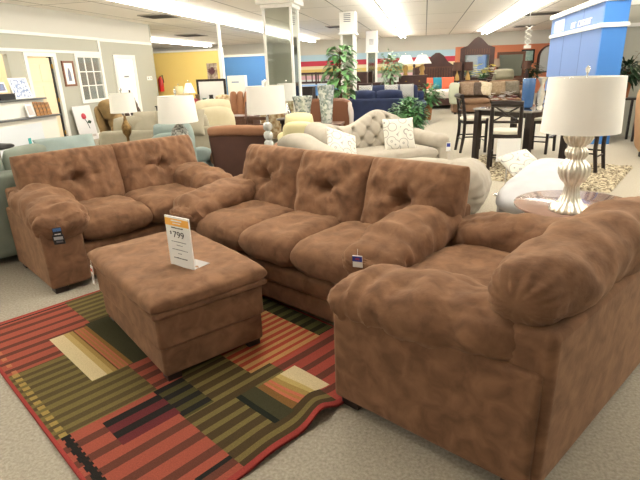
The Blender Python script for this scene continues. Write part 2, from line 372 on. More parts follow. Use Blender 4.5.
# ================================================================== BROWN MICROSUEDE SET
def brown_seat(name, label, cat, loc, rz, W, n, seed=0, D=.98, arm=.30, skew=0, bolster=False):
    t = thing(name, label, cat, loc, rz)
    # base rail, two upholstered bands
    m = MB(); m.box(arm-.02, W-arm+.02, .05, D-.05, .05, .20)
    m.build('base_rail', suede, t, bevel=.025, seg=4)
    m = MB(); m.box(arm-.02, W-arm+.02, .035, D-.05, .195, .335)
    m.build('front_border', suede, t, bevel=.035, seg=5)
    # outside back
    m = MB(); m.box(.03, W-.03, D-.17, D, .05, .72)
    m.build('outside_back', suede, t, bevel=.03, seg=4)
    for s in (0, 1):
        x0, x1 = (0, arm) if s == 0 else (W-arm, W)
        m = MB(); m.box(x0, x1, 0, D-.03, .05, .56)
        m.build('arm_panel', suede, t, bevel=.022, seg=4)
        cx = arm/2+.03 if s == 0 else W-arm/2-.03
        m = MB(); m.sausage([(cx, -.045, .49), (cx, .12, .565), (cx, .45, .61), (cx, .90, .63)], [.36, .42, .41, .38], [.24, .26, .28, .27], wr=.03, seed=seed+s*5, fold=.024, gather=.011, gspan=.18, nt=64, ring=72, sq=2.5)
        m.build('arm_pillow', suede, t)
    cw = (W-2*arm)/n
    for i in range(n):
        m = MB(); m.pillow(cw+.035, .74, .235, TM(arm+cw*(i+.5), .35, .448), p=5, q=.3, round_=.07, wr=.018, seed=seed+i, gather=.0035, top=1.1)
        m.build('seat_cushion', suede, t)
    bw = (W-.14)/n
    if bolster:
        m = MB(); m.pillow(W-2*arm+.06, .46, .26, TM(W/2, .70, .62, rx=76), wr=.02, seed=seed+9, gather=.005); m.build('back_cushion', suede, t)
        m = MB(); m.sausage([(W-.02, .83, .80), (W*.66, .82, .81), (W*.33, .82, .81), (.005, .82, .80)], [.31, .35, .36, .36], [.24, .28, .29, .27], wr=.03, seed=seed+3, fold=.018, gather=.012, gspan=.12, ring=72, p=8, q=.42, sq=2.2, nt=70); m.build('back_bolster', suede, t)
    else:
      for i in range(n):
        m = MB(); m.pillow(bw+.04, .60, .34, TM(.115+bw*(i+.5), .765, .705, rx=75), p=4.2, q=.34, round_=.015, tufts=((0, .08),) if n > 1 else (), wr=.028, seed=seed+10+i, crease=.022, gather=.008, td=.55, tr=.055, n=48)
        m.build('back_cushion', suede, t)
    for x in (.025, W-.125):
        for y in (.03, D-.14):
            B(x, x+.10, y, y+.10, 0, .055).build('foot', darkwood, t, bevel=.004)
    if skew:   # the back splays away towards the far side
        for c in children(t):
            for v in c.data.vertices: v.co.y += skew*(W-v.co.x)*max(0, min(1, v.co.y/.6))
    return t
sofa = brown_seat('three_seat_sofa', 'brown microsuede three-seat sofa with button-tufted back cushions in the middle of the group', 'sofa', (-1.99, 3.545, 0), -30, 2.16, 3, seed=2)
love = brown_seat('loveseat', 'brown microsuede two-seat sofa with black tags hanging on its left arm', 'loveseat', (-2.77, 2.975, 0), 56, 1.80, 2, seed=20)
AW = 1.5
chair = brown_seat('armchair', 'large brown microsuede armchair in the right foreground seen from its side and back', 'armchair', (-.393+.5*AW, 2.04+.866*AW, 0), -120, AW, 1, seed=40, skew=.11, bolster=True)

# ---- ottoman
ot = thing('ottoman', 'rectangular brown microsuede storage ottoman with a padded lid on the striped rug', 'ottoman', (-1.312, 2.022, 0), 51)
OW, OD = .655, 1.06   # x towards back right, y towards back left
B(.012, OW-.012, .012, OD-.012, .05, .225).build('lower_band', suede, ot, bevel=.02, seg=4)
m = MB(); m.box(0, OW, 0, OD, .218, .418, taper=0); m.build('upper_band', suede, ot, bevel=.02, seg=4)
m = MB(); m.box(-.022, OW+.022, -.022, OD+.022, .412, .448); m.build('lid_welt', suede, ot, bevel=.013, seg=4)
m = MB(); m.pillow(OW+.07, OD+.07, .115, TM(OW/2, OD/2, .482), p=10, q=.3, round_=.025, wr=.012, seed=3, n=36); m.build('padded_lid', suede, ot)
for x in (.03, OW-.11):
    for y in (.03, OD-.11): B(x, x+.08, y, y+.08, 0, .055).build('foot', darkwood, ot, bevel=.004)
red_ink = mat('red_ink', (200, 70, 60), .6)
def hang_tag(name, label, cat, loc, rz, w, h, m, extra, tilt=0):
    t = thing(name, label, cat, loc, rz)
    B(-w/2, w/2, -.002, .002, -h, 0, ).build('card', m, t)
    for (x0, x1, z0, z1, mm, nm) in extra: B(x0, x1, -.004, -.002, z0, z1).build(nm, mm, t)
    MB().tube([(0, 0, -.01), (.003, .0, .04)], .001, 5).build('string', m, t)
    t.rotation_euler = (R(tilt), 0, R(rz)); return t

# ---- price sign on the ottoman
ps = thing('price_sign', 'white acrylic price sign reading 799 with an orange header standing on the ottoman', 'sign', (-1.345, 2.435, .5385), -23)
acr = mat('acrylic_sheet', (235, 235, 235), .08, trans=.5)
B(-.07, .07, -.003, .003, 0, .25).build('sign_card', white_card, ps)
B(-.07, .07, .0, .09, 0, .004).build('acrylic_foot', acr, ps)
B(-.068, .068, -.0045, -.003, .205, .24).build('orange_header', mat('orange_print', (246, 184, 82), .6), ps)
for (z, x0, x1, th) in ((.228, -.03, .03, .006), (.216, -.022, .022, .004)): B(x0, x1, -.006, -.0045, z, z+th).build('header_lettering', white_card, ps)
def scribble(z, x0, x1, th, mm, name='small_print'):
    mb = MB(); x = x0; rr = random.Random(int(z*1000))
    while x < x1-.003:
        L_ = rr.uniform(.004, .012); mb.box(x, min(x+L_, x1), -.0045, -.003, z, z+th*rr.uniform(.6, 1)); x += L_+.0022
    mb.build(name, mm, ps)
scribble(.193, -.035, .035, .005, dark_ink); scribble(.125, -.045, .045, .0035, grey_ink); scribble(.108, -.016, .018, .0035, grey_ink); scribble(.085, -.045, .045, .0035, grey_ink); scribble(.066, -.014, .012, .0035, grey_ink); scribble(.042, -.042, .04, .005, dark_ink)
text('price_lettering', '799', .044, dark_ink, ps, TM(.003, -.0045, .148, rx=90))
ps.scale = (1.45, 1.3, 1.22)
text('dollar_mark', '$', .022, dark_ink, ps, TM(-.042, -.0045, .162, rx=90))

# ================================================================== RUG
def rug():
    a = R(-32.5); e1 = Vector((math.cos(a), math.sin(a), 0)); e2 = Vector((-e1.y, e1.x, 0)); O = Vector((-2.424, 2.079, 0))
    U0, U1, V0, V1 = -.59, 1.775, -.025, 1.63; du = .0085
    nu = int((U1-U0)/du); nv = int((V1-V0)/du)
    red = (174, 84, 64); mar = (112, 64, 50); olive = (128, 114, 64); dkol = (96, 82, 52); blk = (44, 42, 40); green = (74, 72, 50)
    creamc = (234, 214, 168); gold = (176, 146, 78); orange = (186, 112, 66); brown = (120, 84, 42); tan = (196, 146, 84); redor = (176, 66, 40)
    def st(x, p, a, b, duty=.5, off=0): return a if ((x+off) % p)/p < duty else b
    def col(u, v):
        if u < U0+.022 or u > U1-.03 or v < V0+.02 or v > V1-.02: return (172, 62, 54)
        if .19 < v-0 and -.06 <= u <= .61 and .30 <= v <= .535:
            w_ = v-.30
            if w_ < .085: return creamc
            if w_ < .115: return (206, 176, 108)
            if w_ < .14: return gold
            if w_ < .155: return brown
            if w_ < .21: return st(v, .012, (200, 108, 78), (176, 120, 66), .5)
            return (150, 110, 50)
        if -.10 <= u <= .62 and .535 <= v <= .70: return green
        if u < -.1 and v > .575: return st(u, .072, olive, dkol, .5, .02)
        if u < .20 and v < .575:
            if -.545 < u < -.53: return blk
            if .015 < v < .045 and ((u+.3) % .1) > .055: return (196, 120, 80)
            return st(u, .105, red, mar, .62, .045)
        if .20 <= u < .955 and v < (.30 if u < .61 else .50):
            if .01 < v < .04 and ((u) % .06) > .025: return (176, 150, 80)
            return st(u, .074, olive, dkol, .5, .01)
        if .62 <= u < .955 and .50 <= v < .66: return st(u, .105, red, mar, .55, .01)
        if 1.005 <= u < 1.225 and .185 <= v < .49:
            return blk if (u < 1.055 or 1.115 < u < 1.165) else (112, 46, 50)
        if u >= .955 and v < .48:
            if .012+.004*math.sin(u*90) < v < .05+.006*math.sin(u*150) : return blk
            if 1.64 < u < 1.665 and v > .3: return blk
            return st(u, .125, red, mar, .6, .04)
        if .955 <= u < 1.27 and .48 <= v < .645: return st(u, .085, (88, 82, 46), blk, .5, .02)
        if 1.35 <= u <= 1.625 and .87 <= v <= 1.145:
            if v > 1.035: return creamc
            if v > .995: return (206, 180, 108)
            if v > .965: return gold
            if v > .91: return st(v, .012, (210, 112, 80), (184, 124, 66), .5)
            return (140, 100, 48)
        if 1.33 <= u <= 1.64 and .74 <= v < .87: return (40, 44, 38) if v < .775 else green
        if u >= .955 and v < .93 or (u >= 1.22 and v < 1.07): return st(u, .085, olive, (84, 68, 44), .46, .03)
        if .62 <= u <= 1.225 and .66 <= v < .93: return green if u < .8 else st(u, .085, olive, dkol, .5)
        if .7 <= u <= 1.245 and .93 <= v < 1.475: return st(u, .062, redor, tan, .52, .01)
        if u > 1.225: return st(u, .115, (176, 74, 58), mar, .6, .05)
        if v >= 1.475 and u > .4: return st(u, .09, (84, 82, 44), (50, 46, 30), .5)
        return st(u, .08, red, mar, .5)
    vs = []; cols = []; fs = []
    def hz(u, v):
        h = .012
        # ruckle on the near right edge
        r_ = math.exp(-((v-.93-(U1-u)*.35)/.10)**2)*max(0, 1-(U1-u)/.45)
        r2 = math.exp(-((v-.62-(U1-u)*.3)/.12)**2)*max(0, 1-(U1-u)/.3)
        return h+.055*r_**1.3+.016*r2
    for j in range(nv+1):
        for i in range(nu+1):
            u = U0+(U1-U0)*i/nu; v = V0+(V1-V0)*j/nv
            p = O+e1*u+e2*v; 
            vs.append((p.x, p.y, hz(u, v)))
    for j in range(nv):
        for i in range(nu):
            a_ = j*(nu+1)+i; fs.append((a_, a_+1, a_+nu+2, a_+nu+1))
            cols.append(col(U0+(U1-U0)*(i+.5)/nu, V0+(V1-V0)*(j+.5)/nv))
    # skirt gives the rug its thickness
    N = len(vs)
    edge = [j*(nu+1) for j in range(nv+1)]+[nv*(nu+1)+i for i in range(1, nu+1)]+[j*(nu+1)+nu for j in range(nv-1, -1, -1)]+[i for i in range(nu-1, 0, -1)]
    for e in edge: vs.append((vs[e][0], vs[e][1], max(.0005, vs[e][2]-.0115)))
    ne = len(edge)
    for i in range(ne):
        fs.append((edge[i], edge[(i+1) % ne], N+(i+1) % ne, N+i)); cols.append((150, 55, 50))
    me = bpy.data.meshes.new('area_rug'); me.from_pydata(vs, [], fs); me.update()
    ca = me.color_attributes.new('weave', 'FLOAT_COLOR', 'CORNER')
    arr = []
    for p in me.polygons:
        c = lin(cols[p.index]); arr += [*c, 1]*p.loop_total
    ca.data.foreach_set('color', arr)
    m = mat('woven_rug', (255, 255, 255), .95, bump=.5, bscale=350, spec=.1); nt = m.node_tree
    at = nt.nodes.new('ShaderNodeAttribute'); at.attribute_name = 'weave'
    no = nt.nodes.new('ShaderNodeTexNoise'); no.inputs['Scale'].default_value = 180; tcn = nt.nodes['Texture Coordinate']
    nt.links.new(tcn.outputs['Object'], no.inputs['Vector'])
    mx = nt.nodes.new('ShaderNodeMix'); mx.data_type = 'RGBA'; mx.blend_type = 'MULTIPLY'; mx.inputs[0].default_value = .55
    nt.links.new(at.outputs['Color'], mx.inputs[6]); nt.links.new(no.outputs['Fac'], mx.inputs[7])
    br = nt.nodes.new('ShaderNodeBrightContrast'); br.inputs['Bright'].default_value = 0.0
    hs = nt.nodes.new('ShaderNodeHueSaturation'); hs.inputs['Value'].default_value = 1.0; hs.inputs['Saturation'].default_value = .95
    nt.links.new(mx.outputs[2], hs.inputs['Color'])
    nt.links.new(hs.outputs['Color'], nt.nodes['Principled BSDF'].inputs['Base Color'])
    me.materials.append(m); me.polygons.foreach_set('use_smooth', [True]*len(me.polygons))
    o = bpy.data.objects.new('area_rug', me); C.objects.link(o)
    tag(o, 'red and olive striped patchwork area rug under the ottoman, its near edge rumpled', 'rug')
rug()

# ================================================================== SMALL THINGS ON THE BROWN SET
hang_tag('furniture_tag', 'black and white hang tags dangling from the left arm of the brown loveseat', 'tag', (-2.60, 2.955, .575), 40, .06, .09, mat('black_card', (40, 42, 46), .4),
   [(-.026, .028, -.03, -.005, mat('blue_print', (90, 130, 190), .5), 'print'), (-.02, .02, -.075, -.05, white_card, 'print')], tilt=12)
hang_tag('furniture_tag', 'silver and black second tag hanging below the red and blue one on the loveseat arm', 'tag', (-2.575, 2.925, .53), 30, .075, .08, mat('black_card', (40, 42, 46), .4),
   [(-.03, .03, -.04, -.015, mat('silver_print', (190, 195, 200), .4), 'print'), (-.02, .025, -.065, -.05, grey_ink, 'print')], tilt=15)
hang_tag('furniture_tag', 'small blue and white tag hanging from the right arm of the three-seat sofa', 'tag', (-.325, 2.47, .64), -10, .055, .07, white_card,
   [(-.027, .027, -.035, -.004, mat('navy_print', (50, 60, 150), .5), 'print'), (-.012, .012, -.024, -.014, red_ink, 'print')], tilt=5)
t = hang_tag('furniture_tag', 'white price tag with red lettering hanging on the left end of the ottoman', 'tag', (-2.112, 2.632, .43), -39, .045, .13, white_card,
   [(-.016, .016, -.04, -.02, red_ink, 'print'), (-.016, .016, -.1, -.06, mat('pale_ink', (190, 180, 175), .6), 'print')], tilt=-2)

# ================================================================== LAMPS
def lamp(label, x, y, z, rb, rt, h0, h1, prof, bm, flute=0, nf=16, loc_rz=0, shade=None, sname='lamp_shade'):
    t = thing('table_lamp', label, 'lamp', (x, y, z), loc_rz)
    MB().lathe(prof, 176 if flute else 40, flute=flute, nf=nf).build('lamp_base', bm, t, angle=70)
    zt = prof[-1][1]
    MB().tube([(0, 0, zt-.01), (0, 0, h1+.03)], .006, 8).build('harp_rod', chrome, t)
    sm = MB(); n = 40
    sm.lathe([(rb, h0), (rb*.97+rt*.03, h0+.01), (rt, h1), (rt-.004, h1), (rb-.004, h0), (rb, h0)], n, cap=False)
    sm.build(sname, shade or shade_m, t, angle=70)
    fm = MB(); fm.lathe([(.004, h1+.02), (.012, h1+.03), (.016, h1+.05), (.006, h1+.065), (.001, h1+.07)], 12); fm.build('finial', chrome, t)
    sp = MB()
    for a in (0, 120, 240): sp.tube([(0, 0, h1-.01), (rt*.99*math.cos(R(a)), rt*.99*math.sin(R(a)), h1-.01)], .003, 5)
    sp.build('shade_spider', chrome, t)
    return t
mercury = mat('mercury_glass', (226, 220, 200), .2, metal=.6, n=.5, scale=26, rgb2=(250, 247, 238), bump=.25, bscale=40)
lamp('white drum-shade lamp with a fluted mercury glass base on the round end table', 1.03, 3.62, .60, .243, .228, .55, .90,
     [(.125, 0), (.13, .012), (.12, .03), (.10, .045), (.075, .07), (.055, .12), (.046, .18), (.055, .20), (.08, .225), (.098, .265), (.10, .30), (.088, .335), (.06, .362), (.055, .372), (.068, .39), (.072, .412), (.066, .432), (.05, .448), (.052, .458), (.075, .475), (.092, .51), (.088, .545), (.06, .575), (.03, .60)], mercury, flute=.035, nf=18)
crystal = mat('crystal', (225, 228, 225), .08, metal=.35, trans=.3)
balls = [(.07, 0), (.07, .03), (.03, .045)]
for i in range(4):
    for a in range(0, 181, 20): balls.append((.018+.038*math.sin(R(a)), .05+i*.10+.05-.05*math.cos(R(a))))
balls.append((.012, .52))
lamp('white drum-shade lamp on stacked clear glass balls behind the left end of the three-seat sofa', -1.76, 5.55, .60, .225, .212, .55, .85, balls, crystal)
openm = mat('pewter_openwork', (88, 88, 84), .35, metal=.8, n=.3, scale=40, rgb2=(190, 190, 184), bump=.9, bscale=55)
lamp('white drum-shade lamp with a dark openwork metal globe base behind the loveseat', -2.73, 5.28, .55, .222, .196, .54, .83,
     [(.07, 0), (.07, .02), (.03, .05), (.02, .22), (.05, .27), (.09, .34), (.10, .40), (.085, .46), (.04, .51), (.012, .53)], openm)
lamp('smaller white drum-shade lamp with a bronze scroll base between the olive recliner and tan sofa', -4.12, 6.40, .585, .178, .16, .54, .80,
     [(.08, 0), (.08, .02), (.02, .04), (.02, .2), (.06, .26), (.07, .34), (.03, .42), (.012, .5)], mat('bronze', (96, 74, 44), .35, metal=.8, n=.4, scale=30, rgb2=(150, 120, 76), bump=.6, bscale=40))

def round_table(name, label, x, y, r, h, m, thick=.03):
    t = thing(name, label, 'table', (x, y, 0))
    MB().lathe([(r-.02, h-thick), (r, h-thick*.7), (r, h-.008), (r-.012, h)], 56).build('tabletop', m, t, angle=50)
    MB().lathe([(r-.08, h-thick-.07), (r-.07, h-thick)], 40).build('apron', m, t)
    for a in (45, 135, 225, 315):
        c, s_ = math.cos(R(a)), math.sin(R(a))
        MB().tube([(c*(r-.12), s_*(r-.12), h-thick), (c*(r-.10), s_*(r-.10), h*.4), (c*(r-.05), s_*(r-.05), 0)], [.028, .02, .016], 10).build('leg', m, t)
    return t
cherry = mat('polished_brown_wood', (140, 108, 96), .2, n=.5, scale=4, rgb2=(156, 124, 110), coat=.5, detail=8)
round_table('end_table', 'round polished brown wood end table under the mercury glass lamp', 1.14, 3.82, .44, .60, cherry)
round_table('end_table', 'small round wooden end table under the glass ball lamp', -1.76, 5.55, .2, .60, walnut)
round_table('end_table', 'small round wooden end table under the openwork lamp', -2.73, 5.28, .26, .55, walnut)
round_table('end_table', 'small round wooden end table under the bronze scroll lamp', -4.12, 6.40, .2, .585, walnut)

# ================================================================== GENERIC UPHOLSTERY
def couch(name, label, cat, x, y, rz, W, D, m, n=2, back=.9, armh=.62, arm=.24, seat=.46, roll=True, group=None, plump=.22, cm=None, seed=0, tuft=False):
    """x, y is the middle of the footprint; local x along the front, local y to the back"""
    x -= math.cos(R(rz))*W/2-math.sin(R(rz))*D/2; y -= math.sin(R(rz))*W/2+math.cos(R(rz))*D/2
    t = thing(name, label, cat, (x, y, 0), rz, group); cm = cm or m
    B(arm*.6, W-arm*.6, .06, D-.05, .06, seat-.14).build('base', m, t, bevel=.03, seg=3)
    B(.05, W-.05, D-.2, D, .06, back-.12).build('outside_back', m, t, bevel=.05, seg=4)
    for s in (0, 1):
        x0 = 0 if s == 0 else W-arm
        B(x0+.02, x0+arm-.02, .02, D-.04, .06, armh-.08).build('arm_panel', m, t, bevel=.02, seg=3)
        cx = x0+arm/2
        MB().sausage([(cx, -.0, armh-.09), (cx, D*.45, armh-.08), (cx, D-.08, armh-.06)], arm+.06, .2 if roll else .24, nt=26, ring=24, seed=seed+s, wr=.012, fold=.01).build('arm_roll', m, t)
    cw = (W-2*arm)/n
    for i in range(n):
        MB().pillow(cw+.02, D-.24, .2, TM(arm+cw*(i+.5), (D-.2)/2, seat-.06), n=16, p=5, seed=seed+i, wr=.012).build('seat_cushion', cm, t)
        tf = tuple((a, b) for a in (-.5, 0, .5) for b in (-.45, .3)) if tuft else ()
        MB().pillow(cw+.03, back-seat+.14, plump, TM(arm+cw*(i+.5), D-.25, (back+seat)/2+.02, rx=76), n=18, p=4, seed=seed+5+i, wr=.02, tufts=tf, td=.5).build('back_cushion', cm, t)
    for xx in (.06, W-.12):
        for yy in (.06, D-.12): B(xx, xx+.06, yy, yy+.06, 0, .07).build('foot', darkwood, t)
    return t
sage = mat('sage_grey_fabric', (126, 136, 126), .9, n=.5, scale=7, rgb2=(142, 150, 138), sheen=.2)
teal = mat('pale_teal_fabric', (136, 152, 148), .9, n=.5, scale=7, rgb2=(150, 164, 160), sheen=.2)
tan = mat('greige_fabric', (150, 144, 126), .9, n=.5, scale=7, rgb2=(166, 158, 138), sheen=.2)
olivef = mat('olive_brown_velour', (98, 78, 44), .85, n=.5, scale=8, rgb2=(128, 102, 62), sheen=.4, sheen_tint=(200, 170, 120))
creamf = mat('cream_leather', (206, 194, 160), .6, n=.5, scale=6, rgb2=(216, 206, 176))
# sage sofa standing back to back with the loveseat
f1 = Vector((math.cos(R(56)), math.sin(R(56)), 0)); f2 = Vector((-f1.y, f1.x, 0))
p0 = Vector((-2.78, 2.96, 0))
q0 = p0+f2*1.58+f1*.15
couch('sage_sofa', 'sage grey sofa standing back to back with the brown loveseat', 'sofa', q0.x, q0.y, 56+180, 2.1, 1.0, sage, n=2, back=.95, armh=.68, seed=60)
def throw_pillow(label, x, y, z, rx, rz, s, m, cat='pillow', h=None, T=.14, ry=0, group=None, seed=0, name='throw_pillow'):
    o = MB().pillow(s, h or s, T, n=18, p=3, q=.45, round_=0, pinch=.06, wr=.01, seed=seed).build(name, m)
    o.matrix_world = TM(x, y, z, rx, ry, rz); return tag(o, label, cat, group)
pc = p0+f2*1.24+f1*.72
throw_pillow('long pale teal cushion lying along the back of the sage sofa behind the loveseat', pc.x, pc.y, .93, 60, 56, .56, teal, h=.30, T=.20, seed=4, name='bolster_cushion')
# greige sofa with gathered back pillows
couch('greige_sofa', 'greige sofa with loose gathered back pillows behind the loveseat', 'sofa', -4.05, 7.35, -160, 1.9, .95, tan, n=2, back=.95, armh=.72, seed=70)
for i, (dx, lb) in enumerate(((0, 'left'), (.34, 'middle'), (.68, 'right'))):
    throw_pillow('greige pillow with gathered folds on the greige sofa, %s of three' % ('leftmost', 'middle one', 'rightmost')[i], -4.15+dx, 7.0+dx*.15, .90, 62, 15, .42, tan, T=.22, group='gathered pillows on the greige sofa', seed=i+2)
def recliner(label, x, y, rz, m, s=1.0, back=1.05, tuft=0, name='recliner', cat='recliner'):
    W = .9*s; D = .9*s
    x -= math.cos(R(rz))*W/2-math.sin(R(rz))*D/2; y -= math.sin(R(rz))*W/2+math.cos(R(rz))*D/2
    t = thing(name, label, cat, (x, y, 0), rz)
    for fx in (.1, W-.16):
        for fy in (.1, D-.18): B(fx, fx+.06, fy, fy+.06, 0, .085).build('foot', darkwood, t)
    B(.05, W-.05, .05, D-.1, .08, .34).build('base', m, t, bevel=.04, seg=3)
    for sx in (0, 1):
        cx = .12 if sx == 0 else W-.12
        B(cx-.1, cx+.1, .02, D-.15, .08, .5).build('arm_panel', m, t, bevel=.04, seg=3)
        MB().sausage([(cx, -.02, .5), (cx, .35, .56), (cx, D-.2, .58)], .27, .2, nt=24, ring=22, wr=.02, seed=sx+x).build('arm_pad', m, t)
    MB().pillow(W-.42, D-.25, .22, TM(W/2, .36, .4), n=14, p=5, seed=int(x*3) % 9).build('seat_cushion', m, t)
    MB().pillow(W-.34, .52, .24, TM(W/2, D-.24, .66, rx=74), n=16, p=4, tufts=tuple((a, 0) for a in (-.4, .4)) if tuft else (), seed=2).build('lumbar_pad', m, t)
    MB().pillow(W-.26, .42, .28, TM(W/2, D-.12, back-.15, rx=70), n=16, p=3.4, q=.42, wr=.025, seed=5).build('headrest_pad', m, t)
    MB().sausage([(W/2, D-.06, .12), (W/2, D+.0, .5), (W/2, D+.08, back-.06)], W-.2, .16, nt=20, ring=20).build('outside_back', m, t)
    return t
recliner('olive brown velour recliner against the left wall beside the rose poster', -6.05, 9.45, 105, olivef, .95, 1.12)
recliner('dark brown recliner at the corner of the left wall behind the small lamp', -7.15, 12.0, 130, mat('dark_brown_leather', (66, 46, 36), .5), .95, 1.12)
recliner('pale teal recliner behind the openwork lamp', -3.2, 6.15, -165, teal, .85, .98)
recliner('big cream leather recliner with a rounded back left of the brown swivel chair', -3.8, 8.65, -150, creamf, 1.0, 1.12)
recliner('pale yellow-cream chair behind the glass ball lamp', -1.95, 7.9, -170, mat('pale_yellow_leather', (214, 206, 160), .6), .8, .92)
# two-tone brown chair seen from behind
t = thing('club_chair', 'two-tone chair with dark brown back and tan headrest seen from behind, between loveseat and sofa', 'chair', (-2.33, 6.1, 0), 4)
dkb = mat('dark_brown_suede', (72, 46, 38), .85, n=.5, scale=6, rgb2=(84, 56, 46)); tnb = mat('tan_brown_suede', (138, 98, 72), .85, n=.5, scale=6, rgb2=(152, 110, 82))
m = MB(); m.prism([(-.34, .08), (.34, .08), (.41, .86), (-.41, .86)], -.05, .08); m.build('outside_back', dkb, t, bevel=.04, seg=4)
MB().sausage([(-.41, .0, .885), (0, -.01, .90), (.41, 0, .885)], .16, .13, nt=30, ring=24, wr=.01, sq=3, p=8).build('headrest', tnb, t)
for sx in (-1, 1): MB().sausage([(sx*.38, .05, .5), (sx*.4, .45, .56), (sx*.4, .8, .52)], .18, .2, nt=20, ring=20).build('arm', tnb, t)
MB().pillow(.62, .6, .2, TM(0, .42, .42), n=14).build('seat_cushion', tnb, t)
B(-.32, .32, .0, .75, .08, .34).build('base', dkb, t, bevel=.03)

# ================================================================== CREAM TUFTED SOFAS
linen = mat('natural_linen', (162, 154, 141), .92, n=.5, scale=9, rgb2=(173, 165, 152), bump=.15, bscale=200)
paisley = mat('white_paisley', (236, 232, 222), .9); nt = paisley.node_tree
wv = nt.nodes.new('ShaderNodeTexVoronoi'); wv.inputs['Scale'].default_value = 7; wv.feature = 'F1'
mt = nt.nodes.new('ShaderNodeMath'); mt.operation = 'SINE'; ml = nt.nodes.new('ShaderNodeMath'); ml.operation = 'MULTIPLY'; ml.inputs[1].default_value = 17
cr = nt.nodes.new('ShaderNodeValToRGB'); cr.color_ramp.elements[0].position = .80; cr.color_ramp.elements[1].position = .93
cr.color_ramp.elements[0].color = (*lin((222, 218, 208)), 1); cr.color_ramp.elements[1].color = (*lin((160, 158, 152)), 1)
nt.links.new(nt.nodes['Texture Coordinate'].outputs['Object'], wv.inputs['Vector']); nt.links.new(wv.outputs['Distance'], ml.inputs[0]); nt.links.new(ml.outputs[0], mt.inputs[0])
nt.links.new(mt.outputs[0], cr.inputs['Fac']); nt.links.new(cr.outputs['Color'], nt.nodes['Principled BSDF'].inputs['Base Color'])

t = thing('tufted_loveseat', 'cream linen loveseat with a diamond-tufted camel back and rolled arms', 'loveseat', (-.98, 6.25, 0), 38)
BW = 1.62
def backtop(s): # camel-back outline
    u = s/BW; return .88-.07*math.exp(-((u-.30)/.14)**2)+.13*math.exp(-((u-.64)/.17)**2)-.10*max(0, u-.85)/.15
vs = []; fs = []; nx, nz = 90, 50
tufts = [(.1+.235*i+(.117 if j % 2 else 0), .50+.13*j) for j in range(4) for i in range(7)]
for side in (0, 1):
    for j in range(nz+1):
        for i in range(nx+1):
            s_ = BW*i/nx; zt = backtop(s_); v = j/nz; z = .36+(zt-.36)*v
            ed = (1-abs(2*i/nx-1)**10)**.5*(1-v**7)**.5
            if side == 0:
                yv = .70+.12*v-.10*ed
                for (tx, tz) in tufts:
                    if tz < zt-.06 and .05 < tx < BW-.05:
                        d2 = (s_-tx)**2+(z-tz)**2; yv += .055*math.exp(-d2/.0008)
                        for dx in (-.117, .117):   # pleats between the buttons
                            for dz in (.13,):
                                ax, az = dx, dz; L2 = ax*ax+az*az; k_ = max(0, min(1, ((s_-tx)*ax+(z-tz)*az)/L2))
                                dd = (s_-tx-ax*k_)**2+(z-tz-az*k_)**2; yv += .020*math.exp(-dd/.00018)
            else: yv = .86+.06*ed
            vs.append((s_, yv, z))
N = (nx+1)*(nz+1)
for j in range(nz):
    for i in range(nx):
        a = j*(nx+1)+i; fs.append((a, a+1, a+nx+2, a+nx+1)); fs.append((N+a+nx+1, N+a+nx+2, N+a+1, N+a))
edge = [j*(nx+1) for j in range(nz, -1, -1)]+list(range(1, nx+1))+[j*(nx+1)+nx for j in range(1, nz+1)]+[nz*(nx+1)+i for i in range(nx-1, 0, -1)]
for i in range(len(edge)): a, b = edge[i], edge[(i+1) % len(edge)]; fs.append((a, N+a, N+b, b))
MB().add(vs, fs).build('tufted_back', linen, t, angle=180)
B(.0, BW, .06, .86, .12, .36).build('base', linen, t, bevel=.02)
MB().pillow(BW-.1, .72, .18, TM(BW/2, .36, .42), n=16, p=8, q=.25, round_=.03).build('seat_cushion', linen, t)
MB().sausage([(-.05, .02, .68), (-.06, .4, .70), (-.04, .86, .76)], .34, .36, nt=30, ring=32, gather=.01, sq=2.2, p=7).build('rolled_arm', linen, t)
B(-.12, .08, .04, .84, .1, .62).build('arm_panel', linen, t, bevel=.03)
MB().sausage([(BW+.04, .02, .56), (BW+.04, .5, .57), (BW+.04, .86, .6)], .26, .22, nt=26, ring=26, gather=.006, sq=2.6, p=8).build('rolled_arm', linen, t)
B(BW-.04, BW+.14, .04, .84, .1, .52).build('arm_panel', linen, t, bevel=.03)
for xx in (0, BW): MB().lathe([(.02, 0), (.035, .1)], 12, TM(xx, .12, 0)).build('foot', darkwood, t)
hang_tag('furniture_tag', 'tiny blue and white tag on the far arm of the tufted cream loveseat', 'tag', (.36, 7.13, .58), 10, .06, .12, white_card, [(-.025, .025, -.06, -.01, mat('navy_print', (50, 60, 150), .5), 'print')])
throw_pillow('square white pillow with grey paisley rings standing on the tufted loveseat seat', -.33, 7.12, .70, 70, 22, .46, paisley, seed=3)
throw_pillow('white paisley pillow slumped low behind the cream sofa rail', -1.0, 6.2, .68, 50, 35, .44, paisley, ry=20, seed=9)

